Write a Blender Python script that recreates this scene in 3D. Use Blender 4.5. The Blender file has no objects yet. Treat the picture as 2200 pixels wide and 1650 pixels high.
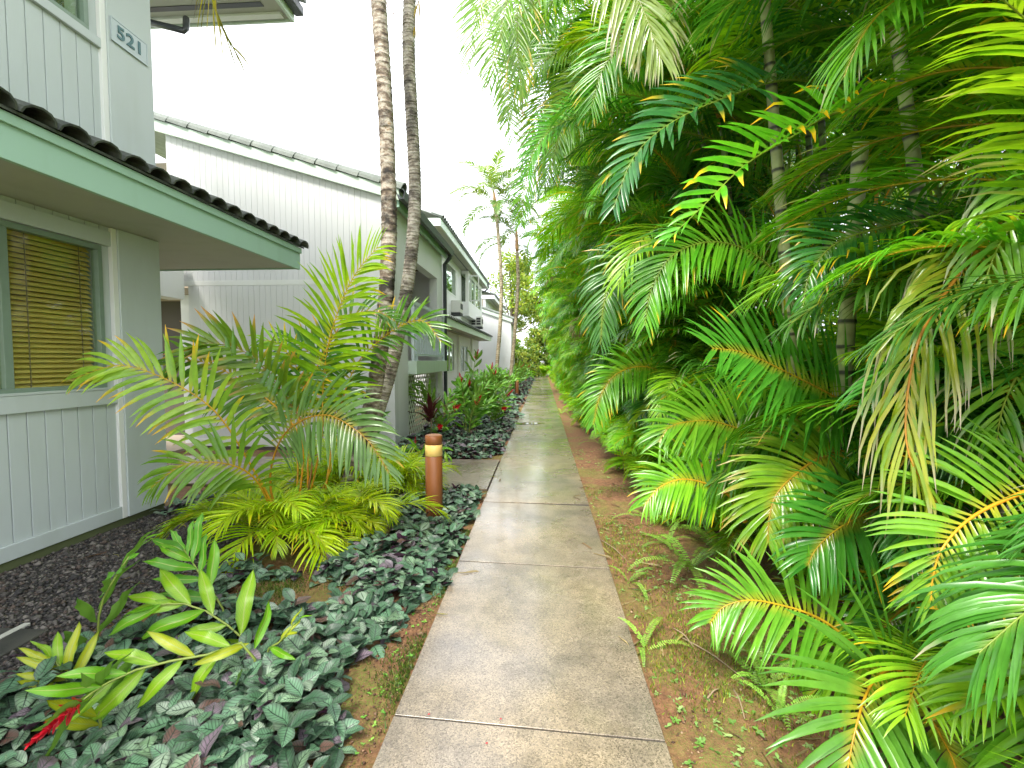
import bpy, math, random
import numpy as np
from mathutils import Vector, Matrix, Euler

SC = bpy.context.scene
COL = SC.collection
rng = np.random.default_rng(7)
random.seed(7)

# ------------------------------------------------------------------ camera, sky, sun, exposure
CAM_H, FPX, PITCH, YAW = 1.6, 1005.0, math.radians(2.85), math.radians(3.7)
cam = bpy.data.cameras.new('camera')
cam.sensor_width = 36.0
cam.lens = FPX / 2200.0 * 36.0
cam.clip_start, cam.clip_end = 0.02, 2000.0
cam_o = bpy.data.objects.new('camera', cam)
cam_o.location = (0, 0, CAM_H)
cam_o.rotation_euler = Euler((math.pi / 2 - PITCH, 0, YAW))
COL.objects.link(cam_o)
SC.camera = cam_o

SUN_EL, SUN_AZ = math.radians(55), math.radians(206)      # azimuth clockwise from +Y
world = bpy.data.worlds.new('World')
SC.world = world
world.use_nodes = True
wn, wl = world.node_tree.nodes, world.node_tree.links
wn.clear()
w_out = wn.new('ShaderNodeOutputWorld')
w_bg = wn.new('ShaderNodeBackground')
w_bg.inputs['Strength'].default_value = 0.14
w_sky = wn.new('ShaderNodeTexSky')
w_sky.sky_type = 'NISHITA'
w_sky.sun_disc = False
w_sky.sun_elevation = SUN_EL
w_sky.sun_rotation = SUN_AZ
w_tc = wn.new('ShaderNodeTexCoord')
w_noise = wn.new('ShaderNodeTexNoise')
w_noise.inputs['Scale'].default_value = 2.2
w_noise.inputs['Detail'].default_value = 6
w_ramp = wn.new('ShaderNodeMapRange')
w_ramp.inputs['From Min'].default_value = 0.30
w_ramp.inputs['From Max'].default_value = 0.55
w_ramp.inputs['To Min'].default_value = 0.62
w_ramp.inputs['To Max'].default_value = 1.0
w_mix = wn.new('ShaderNodeMix')
w_mix.data_type = 'RGBA'
w_mix.inputs['B'].default_value = (9.0, 9.2, 9.6, 1)      # bright cloud deck
wl.new(w_tc.outputs['Generated'], w_noise.inputs['Vector'])
wl.new(w_noise.outputs['Fac'], w_ramp.inputs['Value'])
wl.new(w_ramp.outputs['Result'], w_mix.inputs['Factor'])
wl.new(w_sky.outputs['Color'], w_mix.inputs['A'])
wl.new(w_mix.outputs['Result'], w_bg.inputs['Color'])
wl.new(w_bg.outputs['Background'], w_out.inputs['Surface'])

sun = bpy.data.lights.new('sun', 'SUN')
sun.energy = 2.9
sun.angle = math.radians(18)
sun.color = (1.0, 0.95, 0.86)
sun_o = bpy.data.objects.new('sun', sun)
sdir = Vector((math.sin(SUN_AZ) * math.cos(SUN_EL), math.cos(SUN_AZ) * math.cos(SUN_EL), math.sin(SUN_EL)))
sun_o.rotation_euler = sdir.to_track_quat('Z', 'Y').to_euler()
sun_o.location = (0, 0, 30)
COL.objects.link(sun_o)

SC.view_settings.view_transform = 'Standard'
SC.view_settings.look = 'None'
SC.view_settings.exposure = 1.3
SC.view_settings.gamma = 1.0
SC.view_settings.use_curve_mapping = False
SC.render.engine = 'CYCLES'
SC.cycles.use_denoising = True
SC.cycles.use_adaptive_sampling = True
SC.cycles.adaptive_threshold = 0.025
SC.cycles.max_bounces = 6
SC.cycles.diffuse_bounces = 3
SC.cycles.glossy_bounces = 2
SC.cycles.transmission_bounces = 3
SC.cycles.sample_clamp_indirect = 8.0

# ------------------------------------------------------------------ camera geometry helpers (pixel of the photo + true distance -> point)
_cp, _sp, _cy, _sy = math.cos(PITCH), math.sin(PITCH), math.cos(YAW), math.sin(YAW)
_FW = np.array([-_sy * _cp, _cy * _cp, -_sp]); _RT = np.array([_cy, _sy, 0.0]); _UP = np.cross(_RT, _FW)
_C = np.array([0, 0, CAM_H])

def at(px, py, v, ax=1):
    d = _FW + _RT * (px - 1100) / FPX - _UP * (py - 825) / FPX
    return _C + d * (v - _C[ax]) / d[ax]

# ------------------------------------------------------------------ object helpers
def tag(o, label, cat=None, group=None, kind=None):
    o['label'] = label
    if cat: o['category'] = cat
    if group: o['group'] = group
    if kind: o['kind'] = kind
    return o

def empty(name, loc=(0, 0, 0), label=None, cat=None, group=None, kind=None, parent=None):
    o = bpy.data.objects.new(name, None)
    o.empty_display_size = 0.1
    o.location = loc
    if parent: o.parent = parent
    COL.objects.link(o)
    if label: tag(o, label, cat, group, kind)
    elif kind: o['kind'] = kind
    return o

def link(name, me, parent=None, loc=None, rot=None, mat4=None, scale=None):
    o = bpy.data.objects.new(name, me)
    if parent is not None: o.parent = parent
    if mat4 is not None: o.matrix_local = mat4
    else:
        if loc is not None: o.location = loc
        if rot is not None: o.rotation_euler = rot
        if scale is not None: o.scale = scale if hasattr(scale, '__len__') else (scale,) * 3
    COL.objects.link(o)
    return o

def raw_mesh(name, V, F, mats, col=None, uv=None, smooth=False, midx=None):
    """V (n,3) array; F list of tuples or (m,4)/(m,3) array; col per-vertex rgb; uv per-vertex"""
    me = bpy.data.meshes.new(name)
    V = np.asarray(V, dtype=np.float32)
    if isinstance(F, np.ndarray):
        k = F.shape[1]; m = F.shape[0]
        me.vertices.add(len(V)); me.vertices.foreach_set('co', V.ravel())
        me.loops.add(m * k); me.loops.foreach_set('vertex_index', F.astype(np.int32).ravel())
        me.polygons.add(m)
        me.polygons.foreach_set('loop_start', np.arange(m, dtype=np.int32) * k)
        lv = F.astype(np.int32).ravel()
    else:
        me.from_pydata([tuple(map(float, v)) for v in V], [], [tuple(int(i) for i in f) for f in F])
        lv = np.zeros(len(me.loops), dtype=np.int32); me.loops.foreach_get('vertex_index', lv)
    for mt in (mats if isinstance(mats, (list, tuple)) else [mats]):
        me.materials.append(mt)
    if col is not None:
        a = me.color_attributes.new('Col', 'FLOAT_COLOR', 'POINT')
        c4 = np.ones((len(V), 4), dtype=np.float32); c4[:, :3] = col
        a.data.foreach_set('color', c4.ravel())
    if uv is not None:
        u = me.uv_layers.new(name='UVMap')
        u.data.foreach_set('uv', np.asarray(uv, dtype=np.float32)[lv].ravel())
    if midx is not None:
        me.polygons.foreach_set('material_index', np.asarray(midx, dtype=np.int32))
    if smooth:
        me.polygons.foreach_set('use_smooth', np.ones(len(me.polygons), dtype=bool))
    me.update(calc_edges=True)
    me.validate()
    return me

class MB:
    """collects boxes, prisms and tubes for one mesh"""
    def __init__(s): s.V = []; s.F = []
    def box(s, x0, x1, y0, y1, z0, z1):
        n = len(s.V)
        s.V += [(x0, y0, z0), (x1, y0, z0), (x1, y1, z0), (x0, y1, z0), (x0, y0, z1), (x1, y0, z1), (x1, y1, z1), (x0, y1, z1)]
        s.F += [(n, n + 3, n + 2, n + 1), (n + 4, n + 5, n + 6, n + 7), (n, n + 1, n + 5, n + 4), (n + 1, n + 2, n + 6, n + 5), (n + 2, n + 3, n + 7, n + 6), (n + 3, n, n + 4, n + 7)]
        return s
    def prism(s, poly, axis, a0, a1):
        """poly: list of 2D points extruded along axis (0,1,2) from a0 to a1"""
        n = len(s.V); k = len(poly)
        def P(p, a):
            return (a, p[0], p[1]) if axis == 0 else ((p[0], a, p[1]) if axis == 1 else (p[0], p[1], a))
        s.V += [P(p, a0) for p in poly] + [P(p, a1) for p in poly]
        s.F.append(tuple(range(n, n + k))); s.F.append(tuple(range(n + 2 * k - 1, n + k - 1, -1)))
        for i in range(k):
            j = (i + 1) % k
            s.F.append((n + i, n + k + i, n + k + j, n + j))
        return s
    def tube(s, pts, rad, k=8, cap=True):
        pts = [Vector(p) for p in pts]; n0 = len(s.V)
        rad = rad if hasattr(rad, '__len__') else [rad] * len(pts)
        up = None
        for i, p in enumerate(pts):
            t = (pts[min(i + 1, len(pts) - 1)] - pts[max(i - 1, 0)]).normalized()
            if up is None:
                up = t.orthogonal().normalized()
            up = (up - t * up.dot(t)).normalized()
            sd = t.cross(up)
            for j in range(k):
                a = 2 * math.pi * j / k
                s.V.append(tuple(p + (up * math.cos(a) + sd * math.sin(a)) * rad[i]))
        for i in range(len(pts) - 1):
            for j in range(k):
                a = n0 + i * k + j; b = n0 + i * k + (j + 1) % k
                s.F.append((a, b, b + k, a + k))
        if cap:
            s.F.append(tuple(range(n0 + k - 1, n0 - 1, -1)))
            e = n0 + (len(pts) - 1) * k
            s.F.append(tuple(range(e, e + k)))
        return s
    def mesh(s, name, mat, smooth=False):
        return raw_mesh(name, s.V, s.F, mat, smooth=smooth)
    def obj(s, name, mat, parent=None, smooth=False, bevel=0.0, loc=None):
        o = link(name, s.mesh(name, mat, smooth), parent, loc=loc)
        if bevel:
            b = o.modifiers.new('bevel', 'BEVEL'); b.width = bevel; b.segments = 2; b.limit_method = 'ANGLE'
        return o

def BX(*a): return MB().box(*a)

# ------------------------------------------------------------------ materials
def mat_new(name):
    m = bpy.data.materials.new(name); m.use_nodes = True
    nt = m.node_tree
    return m, nt.nodes, nt.links, nt.nodes['Principled BSDF']

def noise(n, l, scale, detail=4, vec=None, rough=0.55):
    t = n.new('ShaderNodeTexNoise'); t.inputs['Scale'].default_value = scale
    t.inputs['Detail'].default_value = detail; t.inputs['Roughness'].default_value = rough
    if vec is not None: l.new(vec, t.inputs['Vector'])
    return t

def ramp(n, l, fac, stops):
    r = n.new('ShaderNodeValToRGB')
    e = r.color_ramp.elements
    while len(e) < len(stops): e.new(0.5)
    for i, (p, c) in enumerate(stops):
        e[i].position = p; e[i].color = (c[0], c[1], c[2], 1) if hasattr(c, '__len__') else (c, c, c, 1)
    l.new(fac, r.inputs['Fac'])
    return r

def mixc(n, l, fac, a, b, mode='MIX'):
    m = n.new('ShaderNodeMix'); m.data_type = 'RGBA'; m.blend_type = mode
    for sock, v in (('Factor', fac), ('A', a), ('B', b)):
        if hasattr(v, 'is_output') or isinstance(v, bpy.types.NodeSocket): l.new(v, m.inputs[sock])
        elif hasattr(v, '__len__'): m.inputs[sock].default_value = (v[0], v[1], v[2], 1)
        else: m.inputs[sock].default_value = v
    return m.outputs['Result']

def bump(n, l, h, bsdf, strength=0.3, dist=0.01):
    b = n.new('ShaderNodeBump'); b.inputs['Strength'].default_value = strength; b.inputs['Distance'].default_value = dist
    l.new(h, b.inputs['Height']); l.new(b.outputs['Normal'], bsdf.inputs['Normal'])

def objco(n): return n.new('ShaderNodeTexCoord').outputs['Object']
def geopos(n): return n.new('ShaderNodeNewGeometry').outputs['Position']

def paint(name, c, rough=0.55, var=0.10, dirt=(0.35, 0.36, 0.28), dirt_amt=0.25, grain=0.12):
    m, n, l, b = mat_new(name)
    p = geopos(n)
    mp = n.new('ShaderNodeMapping'); mp.inputs['Scale'].default_value = (1, 1, 0.22); l.new(p, mp.inputs['Vector'])
    n1 = noise(n, l, 3.2, 5, mp.outputs['Vector']); n2 = noise(n, l, 0.8, 3, p)
    r = ramp(n, l, n1.outputs['Fac'], [(0.5, 0.0), (0.78, dirt_amt)])
    dk = tuple(x * (1 - var) for x in c)
    c1 = mixc(n, l, n2.outputs['Fac'], c, dk)
    c2 = mixc(n, l, r.outputs['Color'], c1, tuple(x * y * 1.6 for x, y in zip(c, dirt)))
    l.new(c2, b.inputs['Base Color']); b.inputs['Roughness'].default_value = rough
    n3 = noise(n, l, 90, 3, mp.outputs['Vector'])
    bump(n, l, n3.outputs['Fac'], b, grain, 0.004)
    return m

def plain(name, c, rough=0.5, metal=0.0, var=0.15, scale=12.0):
    m, n, l, b = mat_new(name)
    n1 = noise(n, l, scale, 4, objco(n))
    c1 = mixc(n, l, n1.outputs['Fac'], c, tuple(x * (1 - var) for x in c))
    l.new(c1, b.inputs['Base Color']); b.inputs['Roughness'].default_value = rough; b.inputs['Metallic'].default_value = metal
    return m

M = {}
M['wall_a'] = paint('wall_paint', (0.53, 0.585, 0.585), 0.6)
M['wall_w'] = paint('wall_paint_white', (0.80, 0.80, 0.82), 0.6, var=0.06, dirt_amt=0.12)  # white lifted to make up for the hedge's shade on side walls
M['gable_sun_w'] = paint('white_paint_sun_toned', (0.72, 0.725, 0.735), 0.6, var=0.07, dirt_amt=0.14)  # same white paint, toned down in colour for the sunlit gable
M['trim_w'] = paint('trim_paint_white', (0.80, 0.81, 0.79), 0.5, var=0.06, dirt_amt=0.15)
M['sage'] = paint('fascia_paint_sage', (0.35, 0.54, 0.435), 0.5, dirt_amt=0.3)
M['sage_pale'] = paint('fascia_paint_pale', (0.62, 0.74, 0.64), 0.5)
M['soffit'] = paint('soffit_paint', (0.46, 0.46, 0.41), 0.7)
M['beige'] = paint('beige_paint', (0.42, 0.35, 0.27), 0.7)
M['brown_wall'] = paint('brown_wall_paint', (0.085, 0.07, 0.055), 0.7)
M['dark_metal'] = plain('gutter_metal', (0.05, 0.055, 0.065), 0.4)
M['rail'] = plain('railing_paint', (0.66, 0.74, 0.80), 0.4)
M['alu'] = plain('window_frame_metal', (0.22, 0.30, 0.24), 0.4, var=0.2)
M['winwhite'] = plain('window_frame_white', (0.75, 0.77, 0.75), 0.4)
M['footing'] = paint('mossy_footing', (0.10, 0.12, 0.05), 0.9)
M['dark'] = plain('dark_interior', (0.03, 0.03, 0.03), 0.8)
M['grey_plastic'] = plain('air_conditioner_shell', (0.70, 0.70, 0.66), 0.5)
M['grille'] = plain('grille_dark', (0.03, 0.03, 0.035), 0.6)
M['sign'] = plain('sign_plate', (0.46, 0.53, 0.56), 0.35, var=0.05)
M['sign_text'] = plain('sign_paint', (0.07, 0.17, 0.19), 0.5)
M['blind'] = plain('blind_slat', (0.88, 0.66, 0.20), 0.5)
M['lattice'] = plain('lattice_paint', (0.62, 0.67, 0.52), 0.6)

def tile_mat():
    m, n, l, b = mat_new('roof_tile')
    p = geopos(n)
    n1 = noise(n, l, 5, 5, p); n2 = noise(n, l, 40, 4, p)
    c = ramp(n, l, n1.outputs['Fac'], [(0.3, (0.10, 0.12, 0.115)), (0.55, (0.20, 0.23, 0.22)), (0.75, (0.30, 0.32, 0.30))])
    c2 = mixc(n, l, n2.outputs['Fac'], c.outputs['Color'], (0.09, 0.11, 0.08))
    l.new(c2, b.inputs['Base Color']); b.inputs['Roughness'].default_value = 0.6
    bump(n, l, n2.outputs['Fac'], b, 0.4, 0.006)
    return m
M['tile'] = tile_mat()
def tile_dark():
    m, n, l, b = mat_new('roof_tile_dark')  # darker tones of the grey roof tile
    p = geopos(n)
    n1 = noise(n, l, 9, 5, p); n2 = noise(n, l, 60, 4, p)
    c = ramp(n, l, n1.outputs['Fac'], [(0.35, (0.035, 0.042, 0.038)), (0.6, (0.075, 0.085, 0.07)), (0.8, (0.13, 0.14, 0.12))])
    l.new(c.outputs['Color'], b.inputs['Base Color']); b.inputs['Roughness'].default_value = 0.65
    bump(n, l, n2.outputs['Fac'], b, 0.5, 0.006)
    return m
M['tile_dark'] = tile_dark()

def glass_mat():
    m, n, l, b = mat_new('window_glass')
    n.remove(b)
    out = n['Material Output']
    g = n.new('ShaderNodeBsdfGlossy'); g.inputs['Roughness'].default_value = 0.02; g.inputs['Color'].default_value = (0.9, 1.0, 0.95, 1)
    t = n.new('ShaderNodeBsdfTransparent'); t.inputs['Color'].default_value = (0.9, 0.94, 0.88, 1)
    fr = n.new('ShaderNodeLayerWeight'); fr.inputs['Blend'].default_value = 0.5
    pw = n.new('ShaderNodeMath'); pw.operation = 'POWER'; pw.inputs[1].default_value = 3.5; l.new(fr.outputs['Facing'], pw.inputs[0])
    ad = n.new('ShaderNodeMath'); ad.operation = 'MULTIPLY_ADD'; ad.inputs[1].default_value = 0.75; ad.inputs[2].default_value = 0.035; l.new(pw.outputs[0], ad.inputs[0])
    mx = n.new('ShaderNodeMixShader'); l.new(ad.outputs[0], mx.inputs['Fac']); l.new(t.outputs[0], mx.inputs[1]); l.new(g.outputs[0], mx.inputs[2])
    l.new(mx.outputs[0], out.inputs['Surface'])
    return m
M['glass'] = glass_mat()

def concrete_mat():
    m, n, l, b = mat_new('path_concrete')
    p = geopos(n)
    n1 = noise(n, l, 0.9, 5, p); n2 = noise(n, l, 5.0, 5, p, 0.65)
    oi = n.new('ShaderNodeObjectInfo')
    base = ramp(n, l, n1.outputs['Fac'], [(0.30, (0.18, 0.155, 0.13)), (0.50, (0.285, 0.23, 0.165)), (0.70, (0.36, 0.275, 0.175))])
    stain = ramp(n, l, n2.outputs['Fac'], [(0.38, 0.50), (0.56, 1.0)])
    c1 = mixc(n, l, 0.55, base.outputs['Color'], stain.outputs['Color'], 'MULTIPLY')
    # aggregate: black, tan and pale grains
    v = n.new('ShaderNodeTexVoronoi'); v.inputs['Scale'].default_value = 185; l.new(p, v.inputs['Vector'])
    sp = n.new('ShaderNodeSeparateColor'); l.new(v.outputs['Color'], sp.inputs['Color'])
    spk = ramp(n, l, sp.outputs['Red'], [(0.0, 0.22), (0.16, 0.30), (0.28, 0.85), (0.72, 1.0), (0.9, 1.5)])
    c2 = mixc(n, l, 0.62, c1, spk.outputs['Color'], 'MULTIPLY')
    n4 = noise(n, l, 320, 3, p)
    fine = ramp(n, l, n4.outputs['Fac'], [(0.36, 0.55), (0.6, 1.15)])
    c3 = mixc(n, l, 0.7, c2, fine.outputs['Color'], 'MULTIPLY')
    n5 = noise(n, l, 1.4, 4, p)
    moss = ramp(n, l, n5.outputs['Fac'], [(0.56, 0.0), (0.74, 0.45)])
    c4 = mixc(n, l, moss.outputs['Color'], c3, (0.13, 0.12, 0.04))
    l.new(c4, b.inputs['Base Color'])
    n6 = noise(n, l, 1.3, 4, p)
    rr = ramp(n, l, n6.outputs['Fac'], [(0.36, 0.14), (0.62, 0.42)])
    l.new(rr.outputs['Color'], b.inputs['Roughness'])
    b.inputs['Specular IOR Level'].default_value = 0.6
    n7 = noise(n, l, 0.55, 3, p)
    wet = ramp(n, l, n7.outputs['Fac'], [(0.36, 0.4), (0.56, 1.0)])
    l.new(wet.outputs['Color'], b.inputs['Coat Weight']); b.inputs['Coat Roughness'].default_value = 0.13; b.inputs['Coat IOR'].default_value = 1.4
    bump(n, l, mixc(n, l, 0.5, n4.outputs['Fac'], spk.outputs['Color']), b, 0.25, 0.003)
    return m
M['concrete'] = concrete_mat()

def puddle_mat():
    m, n, l, b = mat_new('puddle_water')
    b.inputs['Base Color'].default_value = (0.10, 0.09, 0.05, 1); b.inputs['Roughness'].default_value = 0.03
    b.inputs['Specular IOR Level'].default_value = 0.8
    w = noise(n, l, 20, 2, geopos(n)); bump(n, l, w.outputs['Fac'], b, 0.02, 0.002)
    return m
M['puddle'] = puddle_mat()

def soil_mat():
    m, n, l, b = mat_new('red_soil_moss')
    p = geopos(n)
    n1 = noise(n, l, 26, 6, p, 0.7); n2 = noise(n, l, 1.7, 5, p, 0.65); n3 = noise(n, l, 130, 4, p, 0.7)
    soil = ramp(n, l, n1.outputs['Fac'], [(0.3, (0.10, 0.045, 0.022)), (0.55, (0.24, 0.115, 0.052)), (0.75, (0.36, 0.20, 0.10))])
    msk = ramp(n, l, n2.outputs['Fac'], [(0.46, 0.0), (0.60, 1.0)])
    brk = ramp(n, l, n3.outputs['Fac'], [(0.42, 0.0), (0.56, 1.0)])
    mm = mixc(n, l, 1.0, msk.outputs['Color'], brk.outputs['Color'], 'MULTIPLY')
    c = mixc(n, l, mm, soil.outputs['Color'], mixc(n, l, n1.outputs['Fac'], (0.09, 0.13, 0.015), (0.22, 0.25, 0.04)))
    l.new(c, b.inputs['Base Color']); b.inputs['Roughness'].default_value = 0.85
    bump(n, l, mixc(n, l, 0.5, n1.outputs['Fac'], n3.outputs['Fac']), b, 0.9, 0.025)
    return m
M['soil'] = soil_mat()

def lawn_mat():
    m, n, l, b = mat_new('lawn_grass')
    p = geopos(n); n1 = noise(n, l, 30, 5, p); n2 = noise(n, l, 0.4, 3, p)
    c = ramp(n, l, n1.outputs['Fac'], [(0.3, (0.05, 0.10, 0.02)), (0.7, (0.20, 0.27, 0.06))])
    l.new(mixc(n, l, n2.outputs['Fac'], c.outputs['Color'], (0.22, 0.26, 0.09)), b.inputs['Base Color']); b.inputs['Roughness'].default_value = 0.9
    bump(n, l, n1.outputs['Fac'], b, 0.8, 0.03)
    return m
M['lawn'] = lawn_mat()

def rock_mat():
    m, n, l, b = mat_new('cinder_gravel')
    a = n.new('ShaderNodeVertexColor'); a.layer_name = 'Col'
    l.new(a.outputs['Color'], b.inputs['Base Color']); b.inputs['Roughness'].default_value = 0.75
    return m
M['rock'] = rock_mat()
def gravbed():
    m, n, l, b = mat_new('gravel_bed')
    p = geopos(n); n1 = noise(n, l, 120, 5, p, 0.7)
    c = ramp(n, l, n1.outputs['Fac'], [(0.35, (0.02, 0.018, 0.017)), (0.65, (0.085, 0.075, 0.068))])
    l.new(c.outputs['Color'], b.inputs['Base Color']); b.inputs['Roughness'].default_value = 0.9
    bump(n, l, n1.outputs['Fac'], b, 1.0, 0.02)
    return m
M['gravbed'] = gravbed()
def padmat():
    m, n, l, b = mat_new('dark_concrete')
    p = geopos(n); n1 = noise(n, l, 4, 5, p); n2 = noise(n, l, 160, 3, p)
    c = ramp(n, l, n1.outputs['Fac'], [(0.35, (0.035, 0.035, 0.03)), (0.65, (0.09, 0.085, 0.07))])
    l.new(mixc(n, l, 0.4, c.outputs['Color'], n2.outputs['Fac'], 'MULTIPLY'), b.inputs['Base Color']); b.inputs['Roughness'].default_value = 0.6
    bump(n, l, n2.outputs['Fac'], b, 0.3, 0.003)
    return m
M['pad'] = padmat()

def leaf_mat(name, rough=0.25, trans=0.38, spec=0.5, hue=0.014, val=(0.75, 1.3)):
    m, n, l, b = mat_new(name)
    a = n.new('ShaderNodeVertexColor'); a.layer_name = 'Col'
    oi = n.new('ShaderNodeObjectInfo')
    hs = n.new('ShaderNodeHueSaturation')
    mr = n.new('ShaderNodeMapRange'); mr.inputs['To Min'].default_value = 0.5 - hue; mr.inputs['To Max'].default_value = 0.5 + hue
    mv = n.new('ShaderNodeMapRange'); mv.inputs['To Min'].default_value = val[0]; mv.inputs['To Max'].default_value = val[1]
    fr = n.new('ShaderNodeMath'); fr.operation = 'MULTIPLY'; fr.inputs[1].default_value = 7.31
    f2 = n.new('ShaderNodeMath'); f2.operation = 'FRACT'
    l.new(oi.outputs['Random'], fr.inputs[0]); l.new(fr.outputs[0], f2.inputs[0])
    l.new(oi.outputs['Random'], mr.inputs['Value']); l.new(f2.outputs[0], mv.inputs['Value'])
    l.new(mr.outputs['Result'], hs.inputs['Hue']); l.new(mv.outputs['Result'], hs.inputs['Value'])
    nz = noise(n, l, 14, 3, objco(n))
    mot = ramp(n, l, nz.outputs['Fac'], [(0.3, 0.82), (0.7, 1.12)])
    l.new(mixc(n, l, 1.0, a.outputs['Color'], mot.outputs['Color'], 'MULTIPLY'), hs.inputs['Color'])
    l.new(hs.outputs['Color'], b.inputs['Base Color'])
    b.inputs['Roughness'].default_value = rough; b.inputs['Specular IOR Level'].default_value = spec
    t = n.new('ShaderNodeBsdfTranslucent')
    tc = mixc(n, l, 1.0, hs.outputs['Color'], (1.5, 1.35, 0.5), 'MULTIPLY'); l.new(tc, t.inputs['Color'])
    mx = n.new('ShaderNodeMixShader'); mx.inputs['Fac'].default_value = trans
    l.new(b.outputs[0], mx.inputs[1]); l.new(t.outputs[0], mx.inputs[2])
    l.new(mx.outputs[0], n['Material Output'].inputs['Surface'])
    return m
M['palm'] = leaf_mat('palm_leaf')
M['tree'] = leaf_mat('tree_leaf', 0.5, 0.35)
M['fern'] = leaf_mat('fern_leaf', 0.5, 0.3)

def veined_leaf(name, dark, light, vein, under, nveins, rough, midrib=None, trans=0.12, obj_var=0.35, second=None):
    """leaf whose uv runs u -1..1 across, v 0..1 along"""
    m, n, l, b = mat_new(name)
    uv = n.new('ShaderNodeUVMap'); sx = n.new('ShaderNodeSeparateXYZ'); l.new(uv.outputs['UV'], sx.inputs[0])
    def math_(op, a, c):
        q = n.new('ShaderNodeMath'); q.operation = op
        for i, v in enumerate((a, c)):
            if isinstance(v, bpy.types.NodeSocket): l.new(v, q.inputs[i])
            else: q.inputs[i].default_value = v
        return q.outputs[0]
    au = math_('ABSOLUTE', sx.outputs['X'], 0)
    ph = math_('SUBTRACT', math_('MULTIPLY', sx.outputs['Y'], nveins), math_('MULTIPLY', au, nveins * 0.22))
    tri = math_('ABSOLUTE', math_('SUBTRACT', math_('FRACT', ph, 0), 0.5), 0)      # 0.5 at vein, 0 between
    a = n.new('ShaderNodeVertexColor'); a.layer_name = 'Col'
    body = mixc(n, l, 1.0, a.outputs['Color'], light, 'MULTIPLY')
    if second is not None:
        oi = n.new('ShaderNodeObjectInfo')
        rr = ramp(n, l, oi.outputs['Random'], [(0.35, 0.0), (0.95, 1.0)])
        body = mixc(n, l, rr.outputs['Color'], body, second)
    rv = ramp(n, l, tri, [(0.30, 0.0), (0.46, 1.0)])
    mid = ramp(n, l, au, [(0.03, 1.0), (0.10, 0.0)])
    edge = ramp(n, l, au, [(0.55, 0.0), (1.0, 0.7)])
    c = mixc(n, l, edge.outputs['Color'], body, dark)
    c = mixc(n, l, mixc(n, l, 1.0, rv.outputs['Color'], (vein[3],) * 3, 'MULTIPLY'), c, vein[:3])
    c = mixc(n, l, mid.outputs['Color'], c, midrib or vein[:3])
    g = n.new('ShaderNodeNewGeometry')
    c = mixc(n, l, g.outputs['Backfacing'], c, under)
    l.new(c, b.inputs['Base Color']); b.inputs['Roughness'].default_value = rough
    bump(n, l, tri, b, 0.35, 0.002)
    t = n.new('ShaderNodeBsdfTranslucent'); l.new(c, t.inputs['Color'])
    mx = n.new('ShaderNodeMixShader'); mx.inputs['Fac'].default_value = trans
    l.new(b.outputs[0], mx.inputs[1]); l.new(t.outputs[0], mx.inputs[2])
    l.new(mx.outputs[0], n['Material Output'].inputs['Surface'])
    return m
M['cover'] = veined_leaf('ground_cover_leaf', (0.06, 0.075, 0.06), (1, 1, 1), (0.012, 0.028, 0.016, 0.62), (0.10, 0.035, 0.075), 8, 0.42, trans=0.05)
M['ginger'] = veined_leaf('ginger_leaf', (0.10, 0.26, 0.015), (1, 1, 1), (0.08, 0.22, 0.02, 0.25), (0.16, 0.32, 0.04), 16, 0.33, (0.38, 0.48, 0.10), 0.3)
M['ti'] = veined_leaf('ti_leaf', (0.07, 0.012, 0.015), (1, 1, 1), (0.05, 0.01, 0.012, 0.4), (0.09, 0.02, 0.02), 14, 0.4)

def red_mat():
    m, n, l, b = mat_new('red_bract')
    nz = noise(n, l, 30, 3, objco(n))
    l.new(mixc(n, l, nz.outputs['Fac'], (0.62, 0.008, 0.02), (0.42, 0.004, 0.02)), b.inputs['Base Color']); b.inputs['Roughness'].default_value = 0.35
    return m
M['red'] = red_mat()
M['stem'] = plain('ginger_stem', (0.25, 0.32, 0.06), 0.45)
M['bollard'] = plain('bollard_brown', (0.25, 0.085, 0.022), 0.45, var=0.3, scale=7)
M['bollard_top'] = plain('bollard_cap', (0.28, 0.13, 0.06), 0.55, var=0.3)
M['band'] = plain('reflective_band', (0.75, 0.52, 0.16), 0.35, var=0.12)
M['twig'] = plain('dry_twig', (0.30, 0.22, 0.14), 0.8)
M['dry'] = plain('dry_root_fibre', (0.16, 0.10, 0.06), 0.9)

def trunk_mat(name, cols, stain=0.5, scale=1.0):
    m, n, l, b = mat_new(name)
    p = objco(n)
    mp = n.new('ShaderNodeMapping'); mp.inputs['Scale'].default_value = (1, 1, 1.8); l.new(p, mp.inputs['Vector'])
    n1 = noise(n, l, 9 * scale, 6, mp.outputs['Vector'], 0.65); n2 = noise(n, l, 3.4 * scale, 5, p, 0.6); n3 = noise(n, l, 60, 4, mp.outputs['Vector'])
    c = ramp(n, l, n1.outputs['Fac'], [(0.34, cols[0]), (0.47, cols[1]), (0.56, cols[2]), (0.7, cols[3])])
    st = ramp(n, l, n2.outputs['Fac'], [(0.50, 0.0), (0.62, stain)])
    c2 = mixc(n, l, st.outputs['Color'], c.outputs['Color'], (0.018, 0.014, 0.012))
    a = n.new('ShaderNodeVertexColor'); a.layer_name = 'Col'
    c3 = mixc(n, l, 1.0, c2, a.outputs['Color'], 'MULTIPLY')
    l.new(c3, b.inputs['Base Color']); b.inputs['Roughness'].default_value = 0.8
    bump(n, l, mixc(n, l, 0.5, n1.outputs['Fac'], n3.outputs['Fac']), b, 0.6, 0.012)
    return m
M['trunk'] = trunk_mat('palm_trunk_brown', [(0.06, 0.04, 0.028), (0.24, 0.18, 0.13), (0.50, 0.45, 0.38), (0.32, 0.21, 0.12)], 0.95)
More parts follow.
